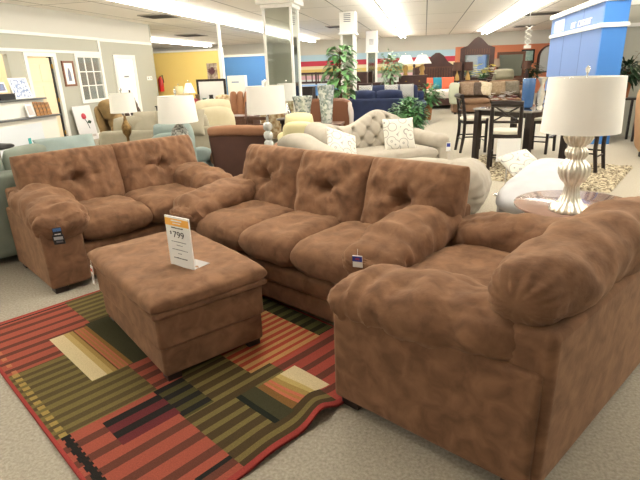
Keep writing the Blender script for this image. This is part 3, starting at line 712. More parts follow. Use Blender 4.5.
# cream sofa with its back to the brown sofa
t = thing('rolled_back_sofa', 'cream linen sofa with low curved back and pleated round arm behind the brown sofa', 'sofa', (0, 0, 0), 0)
t.location = (-.6, 5.3, 0); inv = Vector((-.6, 5.3, 0))
P = lambda x, y, z: Vector((x, y, z))-inv
pathA = [P(-1.72, 5.95, .72), P(-1.45, 5.80, .76), P(-1.05, 5.50, .64), P(-.55, 5.12, .60), P(0.0, 4.86, .64), P(.30, 4.72, .64)]
MB().sausage(pathA, [.30, .34, .30, .26, .30, .34], [.22, .26, .24, .2, .24, .26], nt=70, ring=28, p=8, wr=.008).build('back_rail', linen, t)
m = MB()
for i in range(len(pathA)-1):
    a, b = pathA[i], pathA[i+1]; d_ = (b-a).normalized(); nn = Vector((-d_.y, d_.x, 0))*.06
    m.add([(a.x-nn.x, a.y-nn.y, .1), (b.x-nn.x, b.y-nn.y, .1), (b.x+nn.x, b.y+nn.y, .1), (a.x+nn.x, a.y+nn.y, .1), (a.x-nn.x, a.y-nn.y, a.z), (b.x-nn.x, b.y-nn.y, b.z), (b.x+nn.x, b.y+nn.y, b.z), (a.x+nn.x, a.y+nn.y, a.z)],
          [(3, 2, 1, 0), (4, 5, 6, 7), (0, 1, 5, 4), (1, 2, 6, 5), (2, 3, 7, 6), (3, 0, 4, 7)])
m.build('outside_back', linen, t)
MB().sausage([P(.32, 4.42, .47), P(.36, 4.66, .50), P(.46, 5.0, .48), P(.52, 5.2, .46)], [.50, .50, .44, .4], [.56, .56, .5, .42], nt=60, ring=110, gather=.012, gspan=.5, sq=2.0, p=4, q=.5, fold=.01).build('pleated_arm', linen, t)
MB().sausage([P(-1.72, 5.95, .5), P(-1.5, 6.3, .5), P(-1.3, 6.6, .48)], .34, .34, nt=24, ring=28, gather=.01).build('rolled_arm', linen, t)
MB().pillow(1.9, .42, .2, TM(.10, .16, .42, rz=-31), n=16, p=8, q=.25).build('seat_cushion', linen, t)
MB().add(*(lambda b: (b.v, b.f))(B(-.85, .9, -.06, .36, .1, .34, Matrix.Rotation(R(-31), 4, 'Z')))).build('base', linen, t)

# white sofa end behind the end table
whitef = mat('white_fabric', (188, 188, 192), .9, n=.4, scale=8, rgb2=(200, 200, 202))
t = thing('white_chaise', 'low white upholstered chaise beyond the round end table', 'chaise', (1.24, 5.25, 0), 62)
MB().sausage([(-.85, -.02, .36), (-.3, 0, .44), (.35, 0, .50), (.62, 0, .44)], .56, [.18, .24, .26, .22], nt=40, ring=32, wr=.012, p=5).build('seat_pad', whitef, t)
B(-.75, .55, -.22, .22, .08, .36).build('base', whitef, t, bevel=.04)
for xx in (-.7, .45):
    for yy in (-.18, .12): B(xx, xx+.06, yy, yy+.06, 0, .09).build('foot', darkwood, t)
throw_pillow('white paisley pillow tilted on the white chaise by the dining table', 1.08, 5.80, .545, 24, 20, .36, paisley, ry=-14, seed=12)
t = thing('sign_stand', 'blank white card in a stand in front of the black dining chair', 'sign', (1.05, 6.45, 0), 6)
B(-.14, .14, -.004, .004, .44, .72).build('sign_card', white_card, t); MB().tube([(0, .01, 0), (0, .01, .46)], .01, 8).build('stand_pole', chrome, t); MB().lathe([(.13, 0), (.13, .012), (.02, .02)], 24).build('stand_foot', chrome, t)

# ================================================================== DINING SET ON THE SHAG RUG
vs = []; fs = []; nx, ny = 120, 95; Wd, Hd = 2.4, 1.9
rr = random.Random(3)
for j in range(ny+1):
    for i in range(nx+1):
        e_ = min(i, j, nx-i, ny-j); vs.append((Wd*i/nx+rr.uniform(-.008, .008), Hd*j/ny+rr.uniform(-.008, .008), .004+(.022+rr.uniform(-.012, .016) if e_ > 0 else 0)))
for j in range(ny):
    for i in range(nx): a = j*(nx+1)+i; fs.append((a, a+1, a+nx+2, a+nx+1))
shag = mat('shag_pile', (196, 184, 156), .95, n=.24, scale=22, rgb2=(92, 78, 58), detail=3)
o = MB().add(vs, fs).build('shag_rug', shag); o.matrix_world = TM(2.35-2.4*.891, 6.65+2.4*.454, .0, rz=-27)
tag(o, 'mottled beige and brown shag rug under the black dining set', 'rug')
t = thing('dining_table', 'tall black square dining table with a pale glossy top', 'table', (1.62, 8.95, 0), 45)
B(-.56, .56, -.56, .56, .865, .90).build('tabletop', mat('glossy_dark_top', (130, 126, 122), .08, coat=1, spec=1), t, bevel=.006)
B(-.5, .5, -.5, .5, .78, .865).build('apron', espresso, t)
for sx in (-1, 1):
    for sy in (-1, 1): B(sx*.5-.045, sx*.5+.045, sy*.5-.045, sy*.5+.045, 0, .865).build('leg', espresso, t, bevel=.006)
seatf = mat('ivory_seat', (205, 198, 182), .8)
def stool(label, x, y, rz, xback=True, group='black dining chairs around the tall table'):
    t = thing('dining_chair', label, 'chair', (x, y, 0), rz, group)  # faces +y, back at -y
    for sx in (-1, 1):
        MB().prism([(0, 0), (.045, 0), (.045, .64), (.0, .64)], .0, .045, TM(sx*.2-.022, .2, 0)).build('front_leg', espresso, t, bevel=.004)
        m = MB(); m.tube([(sx*.2, -.24, 0), (sx*.2, -.19, .35), (sx*.2, -.19, .64), (sx*.2, -.23, .9), (sx*.2, -.27, 1.08)], [.026, .032, .034, .03, .026], 8); m.build('back_post', espresso, t)
    B(-.22, .22, -.2, .24, .54, .60).build('seat_frame', espresso, t, bevel=.006)
    MB().pillow(.46, .46, .07, TM(0, .02, .62), n=14, p=7, q=.3).build('seat_pad', seatf, t)
    MB().tube([(-.21, -.27, 1.04), (0, -.29, 1.05), (.21, -.27, 1.04)], [.045, .05, .045], 8).build('top_rail', espresso, t)
    MB().tube([(-.2, -.21, .78), (.2, -.21, .78)], .018, 8).build('lower_rail', espresso, t)
    if xback:
        m = MB(); m.tube([(-.19, -.21, .79), (0, -.245, .9), (.19, -.27, 1.02)], .013, 6); m.tube([(.19, -.21, .79), (0, -.245, .9), (-.19, -.27, 1.02)], .013, 6)
        m.build('cross_splat', espresso, t)
    m = MB()
    for (a, b, z) in (((-.2, .22), (.2, .22), .22), ((-.2, -.2), (-.2, .22), .3), ((.2, -.2), (.2, .22), .3), ((-.2, -.2), (.2, -.2), .25)): m.tube([(*a, z), (*b, z)], .014, 6)
    m.build('stretcher', espresso, t)
    return t
stool('black dining chair with its crossed back to the camera, nearest the table', 1.24, 7.98, -12)
stool('black dining chair seen from its side at the left end of the table', .92, 10.0, -80)
stool('black dining chair partly hidden behind the mercury lamp shade', 2.42, 8.1, 58)
stool('black dining chair at the far side of the table', 2.15, 9.9, 150)
bluev = mat('blue_glass', (62, 100, 150), .15, trans=.2)
tag(MB().lathe([(.05, 0), (.085, .02), (.095, .25), (.10, .45), (.095, .46), (.01, .44)], 24, TM(1.63, 8.66, .901)).build('vase', bluev), 'tall blue glass vase on the black dining table', 'vase')
for i, (x, y, lb) in enumerate(((1.84, 8.72, 'left'), (1.98, 8.62, 'right'))):
    tag(MB().lathe([(.055, 0), (.03, .03), (.05, .12), (.06, .22), (.025, .33), (.03, .36), (.07, .45), (.075, .47), (.02, .45)], 24, TM(x, y, .901)).build('candle_holder', mercury), 'silver glass candle holder on the dining table, %s one of the pair' % lb, 'candle holder', 'silver candle holders on the dining table')
t = thing('flower_arrangement', 'low arrangement of grey and dusty red flowers on the dining table', 'flowers', (1.30, 9.0, .902))
tag(MB().lathe([(.06, 0), (.09, .05), (.08, .08)], 20).build('bowl', mercury, t))
def blossoms(n, R_, H_, m, seed, parent, name, z0=.08, s=.035):
    mb = MB(); r_ = random.Random(seed)
    for i in range(n):
        a = r_.uniform(0, 6.28); d = R_*math.sqrt(r_.random()); x, y, z = d*math.cos(a), d*math.sin(a), z0+r_.uniform(.2, 1)*H_
        for k in range(6):
            b = k*1.047+a; w_ = s
            mb.add([(x, y, z), (x+w_*math.cos(b-.4), y+w_*math.sin(b-.4), z+w_*.5), (x+w_*1.3*math.cos(b), y+w_*1.3*math.sin(b), z+w_*.3), (x+w_*math.cos(b+.4), y+w_*math.sin(b+.4), z+w_*.5)], [(0, 1, 2, 3)])
    o_ = mb.build(name, m, parent); o_['kind'] = 'stuff'
    return o_
blossoms(26, .22, .16, mat('grey_petals', (176, 170, 164), .8), 1, t, 'petals'); blossoms(14, .2, .1, mat('red_petals', (120, 56, 58), .8), 2, t, 'red_petals')

# ================================================================== PLANTS
def leaf(mb, o_, d, L_, W_, droop=.3):
    d = d.normalized(); side = d.cross(Vector((0, 0, 1)))
    side = side.normalized() if side.length > .05 else Vector((1, 0, 0))
    pts = []
    for k, wf in ((0, .05), (.3, .85), (.6, 1), (.85, .55), (1, .02)):
        c = o_+d*L_*k+Vector((0, 0, -droop*L_*k*k)); pts.append((c-side*W_*wf/2+Vector((0, 0, W_*.12*wf)), c+Vector((0, 0, -.0)), c+side*W_*wf/2+Vector((0, 0, W_*.12*wf))))
    v = [q for p in pts for q in p]; f = []
    for k in range(4): a = k*3; f += [(a, a+1, a+4, a+3), (a+1, a+2, a+5, a+4)]
    mb.add(v, f)
def bush(name, label, x, y, z, rx, rz_, n, L_, W_, m, pot=None, seed=0, cat='plant', poth=.25, trunk=0, ptr=.12):
    t = thing(name, label, cat, (x, y, z)); r_ = random.Random(seed); mb = MB(); st = MB()
    if pot: MB().lathe([(ptr*.75, 0), (ptr, poth), (ptr*1.06, poth), (ptr*.9, poth-.02), (.01, poth-.03)], 24).build('pot', pot, t)
    c0 = Vector((0, 0, poth+trunk+rz_))
    for i in range(n):
        u = Vector((r_.gauss(0, 1), r_.gauss(0, 1), r_.gauss(0, 1))).normalized(); rad = r_.uniform(.35, 1)
        p = c0+Vector((u.x*rx*rad, u.y*rx*rad, u.z*rz_*rad)); d = Vector((u.x, u.y, u.z*.4+r_.uniform(-.3, .3)))
        leaf(mb, p, d, L_*r_.uniform(.7, 1.2), W_*r_.uniform(.7, 1.2), r_.uniform(.1, .6))
        if i % 12 == 0: st.tube([(0, 0, poth*.8+trunk*.6), p*.5+Vector((0, 0, (poth+trunk)*.5)), p], [.008, .006, .003], 5)
    if trunk: st.tube([(0, 0, poth*.6), (.02, .01, poth+trunk*.5), (0, 0, poth+trunk+rz_)], [.025, .02, .012], 8)
    st.build('stem', bark, t); o_ = mb.build('foliage', m, t); o_['kind'] = 'stuff'
    return t
t = bush('potted_bush', 'round bushy green plant in a terracotta pot right of the navy sofa', -.32, 11.2, 0, .42, .36, 1300, .11, .065, leaf_m, terracotta, 5, poth=.22, ptr=.16)
bush('potted_bush', 'smaller green bush further back beside the bed foot', .12, 16.2, 0, .42, .30, 350, .16, .08, leaf_m, terracotta, 6, poth=.45, ptr=.16)
# tall tree with big leaves
t = thing('potted_tree', 'tall artificial tree with broad green leaves in front of the slim mirrored column', 'tree', (-1.78, 11.0, 0))
MB().lathe([(.14, 0), (.2, .3), (.21, .3), (.18, .27), (.01, .26)], 24).build('pot', terracotta, t)
r_ = random.Random(11); mb = MB(); st = MB(); st.tube([(0, 0, .2), (.03, 0, .8), (-.02, .02, 1.4), (.0, 0, 1.95)], [.03, .025, .02, .012], 8)
for i in range(150):
    h = r_.uniform(.95, 2.0); a = r_.uniform(0, 6.28); c_ = Vector((0, 0, h)); d = Vector((math.cos(a), math.sin(a), r_.uniform(.2, 1.0)*(1 if h > 1.6 else .5)))
    rad = .05+r_.random()*(.20 if h < 1.6 else .12); p = c_+d.normalized()*rad; st.tube([c_, p], [.006, .003], 4); leaf(mb, p, d, r_.uniform(.2, .32), r_.uniform(.10, .15), r_.uniform(.3, 1.1))
st.build('trunk', bark, t); o_ = mb.build('foliage', mat('tree_leaf', (60, 112, 58), .45, n=.5, scale=7, rgb2=(124, 168, 108)), t); o_['kind'] = 'stuff'
bush('potted_tree', 'thin leafy green tree in front of the far dark dressers left of the white lamps', -1.2, 18.4, 0, .40, .55, 260, .2, .09, leaf_pale, terracotta, 8, poth=.3, trunk=.75)
bush('potted_plant', 'dark green plant on the far side before the orange wall under the small picture', 4.75, 25.6, 0, .55, .34, 260, .22, .10, mat('dark_leaf', (34, 60, 34), .5), terracotta, 9, poth=.9, ptr=.2)
t = bush('potted_plant', 'dark spiky plant with long stems by the grey wall right of the blue booth', 3.95, 11.35, .862, .34, .2, 420, .17, .05, mat('dark_leaf', (34, 60, 34), .5), terracotta, 10, poth=.3)
m = MB()
for a, h in ((.35, .85), (-.5, .8), (1.4, .75)):
    m.tube([(0, 0, .4), (a*.25, 0, h*.8), (a*.5, 0, h)], [.006, .005, .003], 5)
    for k in range(5): leaf(m, Vector((a*(.3+.04*k), 0, h*(.82+.045*k))), Vector((1 if k % 2 else -1, .3, .6)), .09, .03)
m.build('flower_spike', bark, t)
t = thing('plant_table', 'dark console table under the spiky plant', 'table', (3.95, 11.35, 0))
B(-.28, .28, -.2, .2, .82, .86).build('tabletop', espresso, t)
for sx in (-1, 1):
    for sy in (-1, 1): B(sx*.25-.02, sx*.25+.02, sy*.16-.02, sy*.16+.02, 0, .82).build('leg', espresso, t)

# ================================================================== MIDDLE DISTANCE
# mosaic vases on a brown cabinet
mos = mat('mosaic_glass', (180, 190, 186), .15, metal=.4); nt = mos.node_tree
vo = nt.nodes.new('ShaderNodeTexVoronoi'); vo.inputs['Scale'].default_value = 26; cr = nt.nodes.new('ShaderNodeValToRGB')
cr.color_ramp.elements[0].color = (*lin((140, 156, 154)), 1); cr.color_ramp.elements[1].color = (*lin((232, 238, 236)), 1); cr.color_ramp.elements[0].position = .2; cr.color_ramp.elements[1].position = .7
nt.links.new(nt.nodes['Texture Coordinate'].outputs['Object'], vo.inputs['Vector']); nt.links.new(vo.outputs['Color'], cr.inputs['Fac']); nt.links.new(cr.outputs['Color'], nt.nodes['Principled BSDF'].inputs['Base Color'])
t = thing('low_cabinet', 'brown wooden cabinet behind the mosaic vases', 'cabinet', (-1.95, 9.0, 0))
B(-.5, .5, -.22, .22, .08, .64).build('carcass', walnut, t, bevel=.01); B(-.52, .52, -.24, .24, .64, .68).build('top', walnut, t, bevel=.006)
for x0 in (-.46, .02): o = B(x0, x0+.44, -.235, -.22, .12, .60).build('cabinet_door', walnut, t, bevel=.006); MB().lathe([(.01, 0), (.015, .02), (.001, .025)], 10, TM(.40 if x0 < 0 else .06, -.235, .4, rx=90)).build('knob', brass, o)
for sx in (-1, 1): B(sx*.42-.03, sx*.42+.03, -.2, .2, 0, .08).build('foot', walnut, t)
tag(MB().lathe([(.11, 0), (.12, .02), (.145, .3), (.19, .48), (.185, .48), (.02, .04)], 32, TM(-2.14, 8.92, .681)).build('mosaic_vase', mos), 'shorter silver mosaic vase on the brown cabinet', 'vase', None)
tag(MB().lathe([(.09, 0), (.10, .02), (.12, .35), (.155, .66), (.15, .66), (.02, .04)], 32, TM(-1.70, 8.88, .681)).build('mosaic_vase', mos), 'taller silver blue mosaic vase, right of the shorter one', 'vase')
t = thing('wing_chair', 'tall brown leather chair back behind the mosaic vases', 'chair', (-1.95, 9.9, 0))
m = MB(); m.prism([(-.55, .1), (.55, .1), (.55, 1.0), (.4, 1.06), (-.4, 1.06), (-.55, 1.0)], -.08, .08); m.build('outside_back', mat('cognac_leather', (110, 68, 44), .5), t, bevel=.05, seg=3)
B(-.5, .5, .05, .8, .1, .45).build('seat', mat('cognac_leather', (110, 68, 44), .5), t, bevel=.05)
drape = mat('white_cloth', (190, 180, 172), .9)
o = MB().sausage([(-1.40, 9.72, 1.0), (-1.37, 9.68, .7), (-1.32, 9.6, .01)], .10, .06, nt=20, ring=16, fold=.02).build('draped_cloth', drape); tag(o, 'pale cloth hanging down beside the tall brown leather chair', 'cloth')
# navy sofa seen from behind, second navy sofa beyond
navy = mat('navy_fabric', (20, 30, 60), .85, n=.5, scale=6, rgb2=(28, 42, 78), sheen=.2)
couch('navy_sofa', 'navy blue sofa nearest the bushy plant, its long back to the camera', 'sofa', -1.15, 13.0, 176, 1.8, .95, navy, n=2, back=1.0, armh=.66, seed=80)
couch('navy_sofa', 'second navy blue sofa facing the camera, behind the first navy one', 'sofa', -.95, 15.3, 0, 2.0, .95, navy, n=2, back=1.02, armh=.62, seed=84)
check = mat('checked_fabric', (200, 196, 184), .9); nt = check.node_tree; ck = nt.nodes.new('ShaderNodeTexChecker'); ck.inputs['Scale'].default_value = 26
ck.inputs['Color1'].default_value = (*lin((214, 210, 198)), 1); ck.inputs['Color2'].default_value = (*lin((70, 76, 92)), 1)
nt.links.new(nt.nodes['Texture Coordinate'].outputs['Object'], ck.inputs['Vector']); nt.links.new(ck.outputs['Color'], nt.nodes['Principled BSDF'].inputs['Base Color'])
for i, (x, lb) in enumerate(((-1.72, 'left'), (-.95, 'middle'), (-.50, 'right'))):
    throw_pillow('checked cream and navy pillow on the far navy sofa, %s' % ('leftmost', 'middle one', 'rightmost')[i], x, 15.25, .92, 72, 4*i, .42, check, group='checked pillows on the navy sofa', seed=i)
# cabinet, dressers behind
def dresser(name, label, x, y, W, D, H, rows, cols, m, rz=0, cat='dresser', z=0):
    t = thing(name, label, cat, (x, y, z), rz)
    B(-W/2, W/2, -D/2, D/2, .08, H-.03).build('carcass', m, t, bevel=.01); B(-W/2-.02, W/2+.02, -D/2-.02, D/2+.02, H-.03, H).build('top', m, t, bevel=.006)
    B(-W/2+.04, W/2-.04, -D/2+.04, D/2-.04, 0, .08).build('plinth', m, t)
    dw = (W-.06)/cols; dh = (H-.16)/rows
    for i in range(cols):
        for j in range(rows):
            x0 = -W/2+.03+i*dw; z0 = .1+j*dh
            o = B(x0+.01, x0+dw-.01, -D/2-.018, -D/2, z0+.01, z0+dh-.01).build('drawer', m, t, bevel=.004)
            MB().lathe([(.012, 0), (.018, .018), (.002, .024)], 10, TM(x0+dw/2, -D/2-.018, z0+dh/2, rx=90)).build('knob', brass, o)
    return t
dkw = mat('dark_cherry', (52, 30, 26), .35, n=.5, scale=5, rgb2=(70, 40, 34), detail=8)
dresser('dresser', 'dark wood dresser standing left of the smallest mirrored column', -2.75, 21.5, 1.2, .5, 1.0, 3, 2, dkw)
dresser('tall_chest', 'tall dark wood chest behind the dark dressers at the far centre', -2.9, 22.6, .9, .5, 1.45, 5, 1, dkw)
dresser('dresser', 'dark wood dresser just right of the smallest mirrored column', -1.35, 20.6, 1.3, .5, 1.05, 3, 2, dkw)
dresser('dresser', 'dark wood dresser under the pair of white-shade lamps, tallest in the centre', -.42, 19.15, 1.0, .45, 1.30, 4, 2, dkw)
for x, lb in ((-.62, 'left'), (.0, 'right')):
    lamp('small white empire-shade lamp on the far dark dresser, %s of the two' % lb, x*.95-.10, 19.12, 1.302, .33, .15, .38, .68, [(.08, 0), (.09, .03), (.06, .1), (.1, .2), (.08, .3), (.02, .36)], mat('gold_ceramic', (186, 150, 84), .4))['group'] = 'white-shade lamps on the far dresser'
# bed with arched headboard
t = thing('bed', 'bed with a tall carved arched dark wood headboard and coral and teal pillows', 'bed', (.5, 22.3, 0))
pts = [(-.9, .1), (.9, .1), (.9, 1.55), (.62, 1.62), (.42, 1.75), (.25, 1.98), (.08, 2.1), (-.08, 2.1), (-.25, 1.98), (-.42, 1.75), (-.62, 1.62), (-.9, 1.55)]
MB().prism(pts, -.05, .03).build('headboard', dkw, t)
m = MB()
for i in range(15): m.box(-.75+i*.105, -.71+i*.105, -.075, -.05, 1.1, 1.5)
m.box(-.85, .85, -.085, -.05, 1.5, 1.56); m.box(-.85, .85, -.085, -.05, 1.04, 1.1); m.build('headboard_spindles', walnut, t)
for sx in (-1, 1): MB().lathe([(.05, 0), (.06, 1.5), (.03, 1.56), (.06, 1.64), (.01, 1.72)], 12, TM(sx*.95, 0, 0)).build('bed_post', dkw, t)
B(-.9, .9, -2.1, -.05, .15, .4).build('bed_frame', dkw, t); MB().pillow(1.8, 2.05, .35, TM(0, -1.1, .52), n=16, p=8, q=.25, round_=.02).build('mattress', mat('white_bedding', (222, 214, 206), .9), t)
coral = mat('coral_fabric', (214, 100, 70), .9); tealp = mat('turquoise_fabric', (40, 128, 150), .9)
for x, mm, lb in ((-.25, mat('ivory_floral', (206, 190, 170), .9, n=.3, scale=14, rgb2=(150, 120, 100)), 'ivory floral pillow, leftmost on the far bed'), (.28, coral, 'coral pillow in the middle of the far bed'), (.62, tealp, 'turquoise pillow on the far bed'), (.98, coral, 'coral pillow at the right edge of the far bed')):
    throw_pillow(lb, -.0+x*.95, 21.6-.2*x, .92, 66, 5, .5, mm, group='pillows on the far bed', seed=int(x*10))
# dresser with mirror + lamps
dresser('dresser', 'carved dark dresser below the arched mirror at the orange wall', 2.25, 22.4, 1.5, .5, .98, 3, 3, dkw)
t = thing('dresser_mirror', 'arched carved dark wood mirror standing on the far dresser', 'mirror', (2.1, 22.5, .98))
m = MB(); out = [(-.68, 0), (-.68, 1.25), (-.4, 1.35), (-.15, 1.6), (0, 1.68), (.15, 1.6), (.4, 1.35), (.68, 1.25), (.68, 0)]
m.prism([(-.68, 0), (-.48, 0), (-.48, 1.0), (-.68, 1.25)], -.04, .04); m.prism([(.48, 0), (.68, 0), (.68, 1.25), (.48, 1.0)], -.04, .04)
m.prism([(-.68, 1.25), (-.48, .98), (.48, .98), (.68, 1.25), (.4, 1.35), (.15, 1.6), (0, 1.68), (-.15, 1.6), (-.4, 1.35)], -.04, .04); m.box(-.48, .48, -.04, .04, 0, .1)
m.build('mirror_frame', dkw, t); B(-.5, .5, -.0, .02, .05, 1.02).build('mirror_glass', mirror, t)
m = MB()
for i in range(11): m.box(-.5+i*.095, -.465+i*.095, -.05, -.04, 1.02, 1.22)
m.build('carved_slats', walnut, t)
brshade = mat('brown_shade', (84, 58, 48), .9); goldb = mat('gold_ceramic', (186, 150, 84), .4)
for x, lb in ((1.22, 'left'), (1.66, 'right')):
    lamp('brown-shade lamp with a gold base on the carved dresser, %s of the two' % lb, x+.1, 22.25, .982, .2, .17, .38, .72, [(.09, 0), (.10, .05), (.08, .15), (.03, .3), (.02, .38)], goldb, shade=brshade)['group'] = 'brown-shade lamps on the carved dresser'
t = thing('flower_arrangement', 'yellow and white flowers in a dark pot behind the far brown sofa', 'flowers', (2.05, 19.4, 0))
B(-.22, .22, -.2, .2, 0, .92).build('pedestal', dkw, t); MB().lathe([(.13, .92), (.17, 1.1), (.01, 1.08)], 20).build('pot', black, t)
blossoms(26, .42, .5, mat('yellow_petals', (222, 206, 90), .8), 4, t, 'yellow_petals', z0=1.1, s=.06); blossoms(12, .4, .35, mat('white_petals', (235, 230, 220), .8), 5, t, 'white_petals', z0=1.1, s=.07)
mb = MB(); r_ = random.Random(2)
for i in range(60): a = r_.uniform(0, 6.28); leaf(mb, Vector((0, 0, 1.08)), Vector((math.cos(a), math.sin(a), r_.uniform(.4, 1.6))), r_.uniform(.25, .5), .05)
o_ = mb.build('foliage', leaf_m, t); o_['kind'] = 'stuff'
dresser('dresser', 'brown wood dresser under the rectangular mirror at the orange wall', 3.75, 24.5, 1.5, .5, .95, 3, 3, walnut)
t = thing('dresser_mirror', 'wide rectangular brown-framed mirror standing on the brown dresser', 'mirror', (3.75, 24.55, .95))
m = MB(); m.box(-.6, .6, -.03, .03, 0, .1); m.box(-.6, .6, -.03, .03, 1.0, 1.12); m.box(-.6, -.5, -.03, .03, .1, 1.0); m.box(.5, .6, -.03, .03, .1, 1.0); m.build('mirror_frame', walnut, t)
B(-.5, .5, -.01, .01, .1, 1.0).build('mirror_glass', mirror, t)
lamp('grey-shade lamp left of the wide rectangular mirror', 3.05, 24.3, .952, .24, .18, .5, .85, [(.08, 0), (.1, .1), (.03, .3), (.02, .5)], dkw, shade=mat('grey_shade', (150, 130, 110), .9))
lamp('small dark lamp right of the wide rectangular mirror', 4.42, 24.3, .952, .17, .14, .4, .72, [(.08, 0), (.1, .1), (.03, .3), (.02, .4)], dkw, shade=brshade)
t = thing('wall_picture', 'small pale green landscape picture in a black frame on the orange wall', 'picture', (5.42, 29.93, 1.9)); B(-.34, .34, 0, .03, -.36, .36).build('picture_frame', black, t); B(-.26, .26, -.004, 0, -.28, .28).build('print', mat('seascape', (170, 196, 190), .6, n=.4, scale=5, rgb2=(120, 150, 140)), t)
t = thing('arched_mirror', 'tall arched mirror in a dark frame on the orange wall beside the blue booth', 'mirror', (6.55, 29.9, 1.05))
arc = lambda r, z: [(-r, 0), (r, 0)]+[(r*math.cos(R(a)), z+r*math.sin(R(a))) for a in range(0, 181, 15)]
MB().prism(arc(.65, .75), 0, .06).build('mirror_frame', dkw, t); MB().prism(arc(.5, .75), -.005, 0, TM(0, 0, .08)).build('mirror_glass', mat('bright_mirror', (236, 240, 242), .25, metal=.7), t)
# far brown sofa with pillows and throw
taupe = mat('taupe_brown_fabric', (112, 84, 62), .9, n=.5, scale=6, rgb2=(130, 100, 76))
couch('brown_sofa', 'long taupe brown sofa with mixed pillows far back before the orange wall', 'sofa', 2.2, 18.4, 3, 2.5, 1.0, taupe, n=2, back=.98, armh=.68, seed=90)
o = MB().sausage([(1.0, 17.7, .35), (1.0, 18.1, .8), (1.05, 18.9, .98)], .34, .14, nt=26, ring=18, fold=.03, sq=4).build('throw_blanket', mat('pale_green_throw', (158, 160, 138), .9)); tag(o, 'pale green throw draped over the left arm of the far brown sofa', 'blanket')
for x, c, lb in ((1.45, (120, 98, 78), 'taupe pillow at the left of the far brown sofa'), (1.75, (70, 56, 46), 'dark brown pillow on the far brown sofa'), (2.05, (176, 162, 136), 'beige pillow leaning in the middle of the far brown sofa'), (2.5, (120, 100, 76), 'patterned brown pillow on the far brown sofa'), (2.95, (92, 84, 70), 'grey-green pillow at the right end of the far brown sofa')):
    throw_pillow(lb, x, 18.35+(x-1)*.05, .80, 68, 8*(x-2), .48, mat('pillow_%d' % c[0] + str(c[1]), c, .9, n=.4, scale=16, rgb2=tuple(min(255, v+26) for v in c)), ry=10 if x == 2.05 else 0, group='pillows on the far brown sofa', seed=int(x*7))
recliner('grey-green recliner behind the right end of the far brown sofa', 2.92, 19.75, 8, mat('grey_green_leather', (130, 124, 102), .6), 1.1, 1.35)
t = thing('bed_stack', 'low bed with folded blue bedding left of the grey-green recliner', 'bed', (1.75, 21.0, 0)); B(-.5, .5, -.5, .4, .1, .75).build('bed_base', dkw, t); MB().pillow(1.0, .9, .22, TM(0, -.05, .84), n=12, p=8, q=.25).build('bedding', mat('blue_bedding', (110, 140, 180), .9), t)
# hanging white decoration
t = thing('hanging_sign', 'white hanging lattice decoration dangling from the ceiling before the orange wall', 'sign', (2.86, 16.0, 0))
m = MB()
for i in range(4):
    z = 2.02+i*.14; m.tube([(-.09, 0, z), (.09, .02, z+.13)], .012, 6); m.tube([(.09, 0, z), (-.09, .02, z+.13)], .012, 6)
m.box(-.1, .1, -.01, .01, 1.98, 2.06); m.build('lattice', upperwall, t); MB().tube([(0, 0, 2.58), (0, 0, CEIL)], .004, 5).build('cord', white_card, t)

# ================================================================== BLUE BOOTH
boothb = mat('booth_blue', (104, 134, 190), .6); boothb2 = mat('booth_bright_blue', (60, 122, 198), .5)
BX, BY0, BY1, BZ = 3.24, 10.9, 15.0, 2.72
t = thing('display_booth', 'tall blue display wall with white cornice and white lettering behind the mercury lamp', 'display', (BX, BY0, 0))
bb = B(0, .08, .02, BY1-BY0, 0, 2.62).build('side_panel', boothb, t)
m = MB()
for y in (1.25, 2.7): m.box(-.004, 0, y, y+.02, 0, 2.6)
m.build('panel_seams', mat('seam_grey', (96, 118, 166), .7), t)
B(-.0, .42, -.06, .02, 0, 2.62).build('end_panel', boothb2, t)
B(.34, .42, .02, 1.0, 0, 2.62).build('return_panel', boothb2, t)
B(-.06, .46, -.10, BY1-BY0, 2.62, BZ).build('cornice', white_paint, t, bevel=.012); B(-.04, .45, -.09, BY1-BY0, 2.17, 2.25).build('rail', white_paint, t, bevel=.01)
m = MB(); m.box(-.006, 0, 2.8, 3.75, 2.28, 2.56); m.build('logo_panel', mat('logo_pale_blue', (190, 205, 236), .6), t)
def letters(y0, y1, z0, h, n_, seed, name):
    m = MB(); r_ = random.Random(seed); w_ = (y1-y0)/n_
    for i in range(n_):
        y = y1-i*w_
        m.box(-.014, -.004, y-w_*.25, y-w_*.05, z0, z0+h)
        k_ = r_.random()
        if k_ < .6: m.box(-.014, -.004, y-w_*.8, y-w_*.05, z0+h*.8, z0+h)
        if k_ > .3: m.box(-.014, -.004, y-w_*.8, y-w_*.6, z0, z0+h*(1 if k_ > .5 else .5))
        if .2 < k_ < .9: m.box(-.014, -.004, y-w_*.8, y-w_*.05, z0, z0+h*.2)
    m.build(name, white_card, t)
letters(2.85, 3.4, 2.30, .2, 4, 1, 'logo_lettering'); letters(1.75, 2.15, 2.29, .12, 3, 2, 'lettering'); letters(.62, 1.6, 2.29, .12, 6, 3, 'lettering')

# ================================================================== RIGHT EDGE
tansu = mat('camel_suede', (160, 122, 88), .9, n=.5, scale=5, rgb2=(178, 138, 102))
recliner('camel suede recliner cut off by the right edge of the picture, before the grey wall', 4.12, 9.0, 95, tansu, 1.2, 1.25)

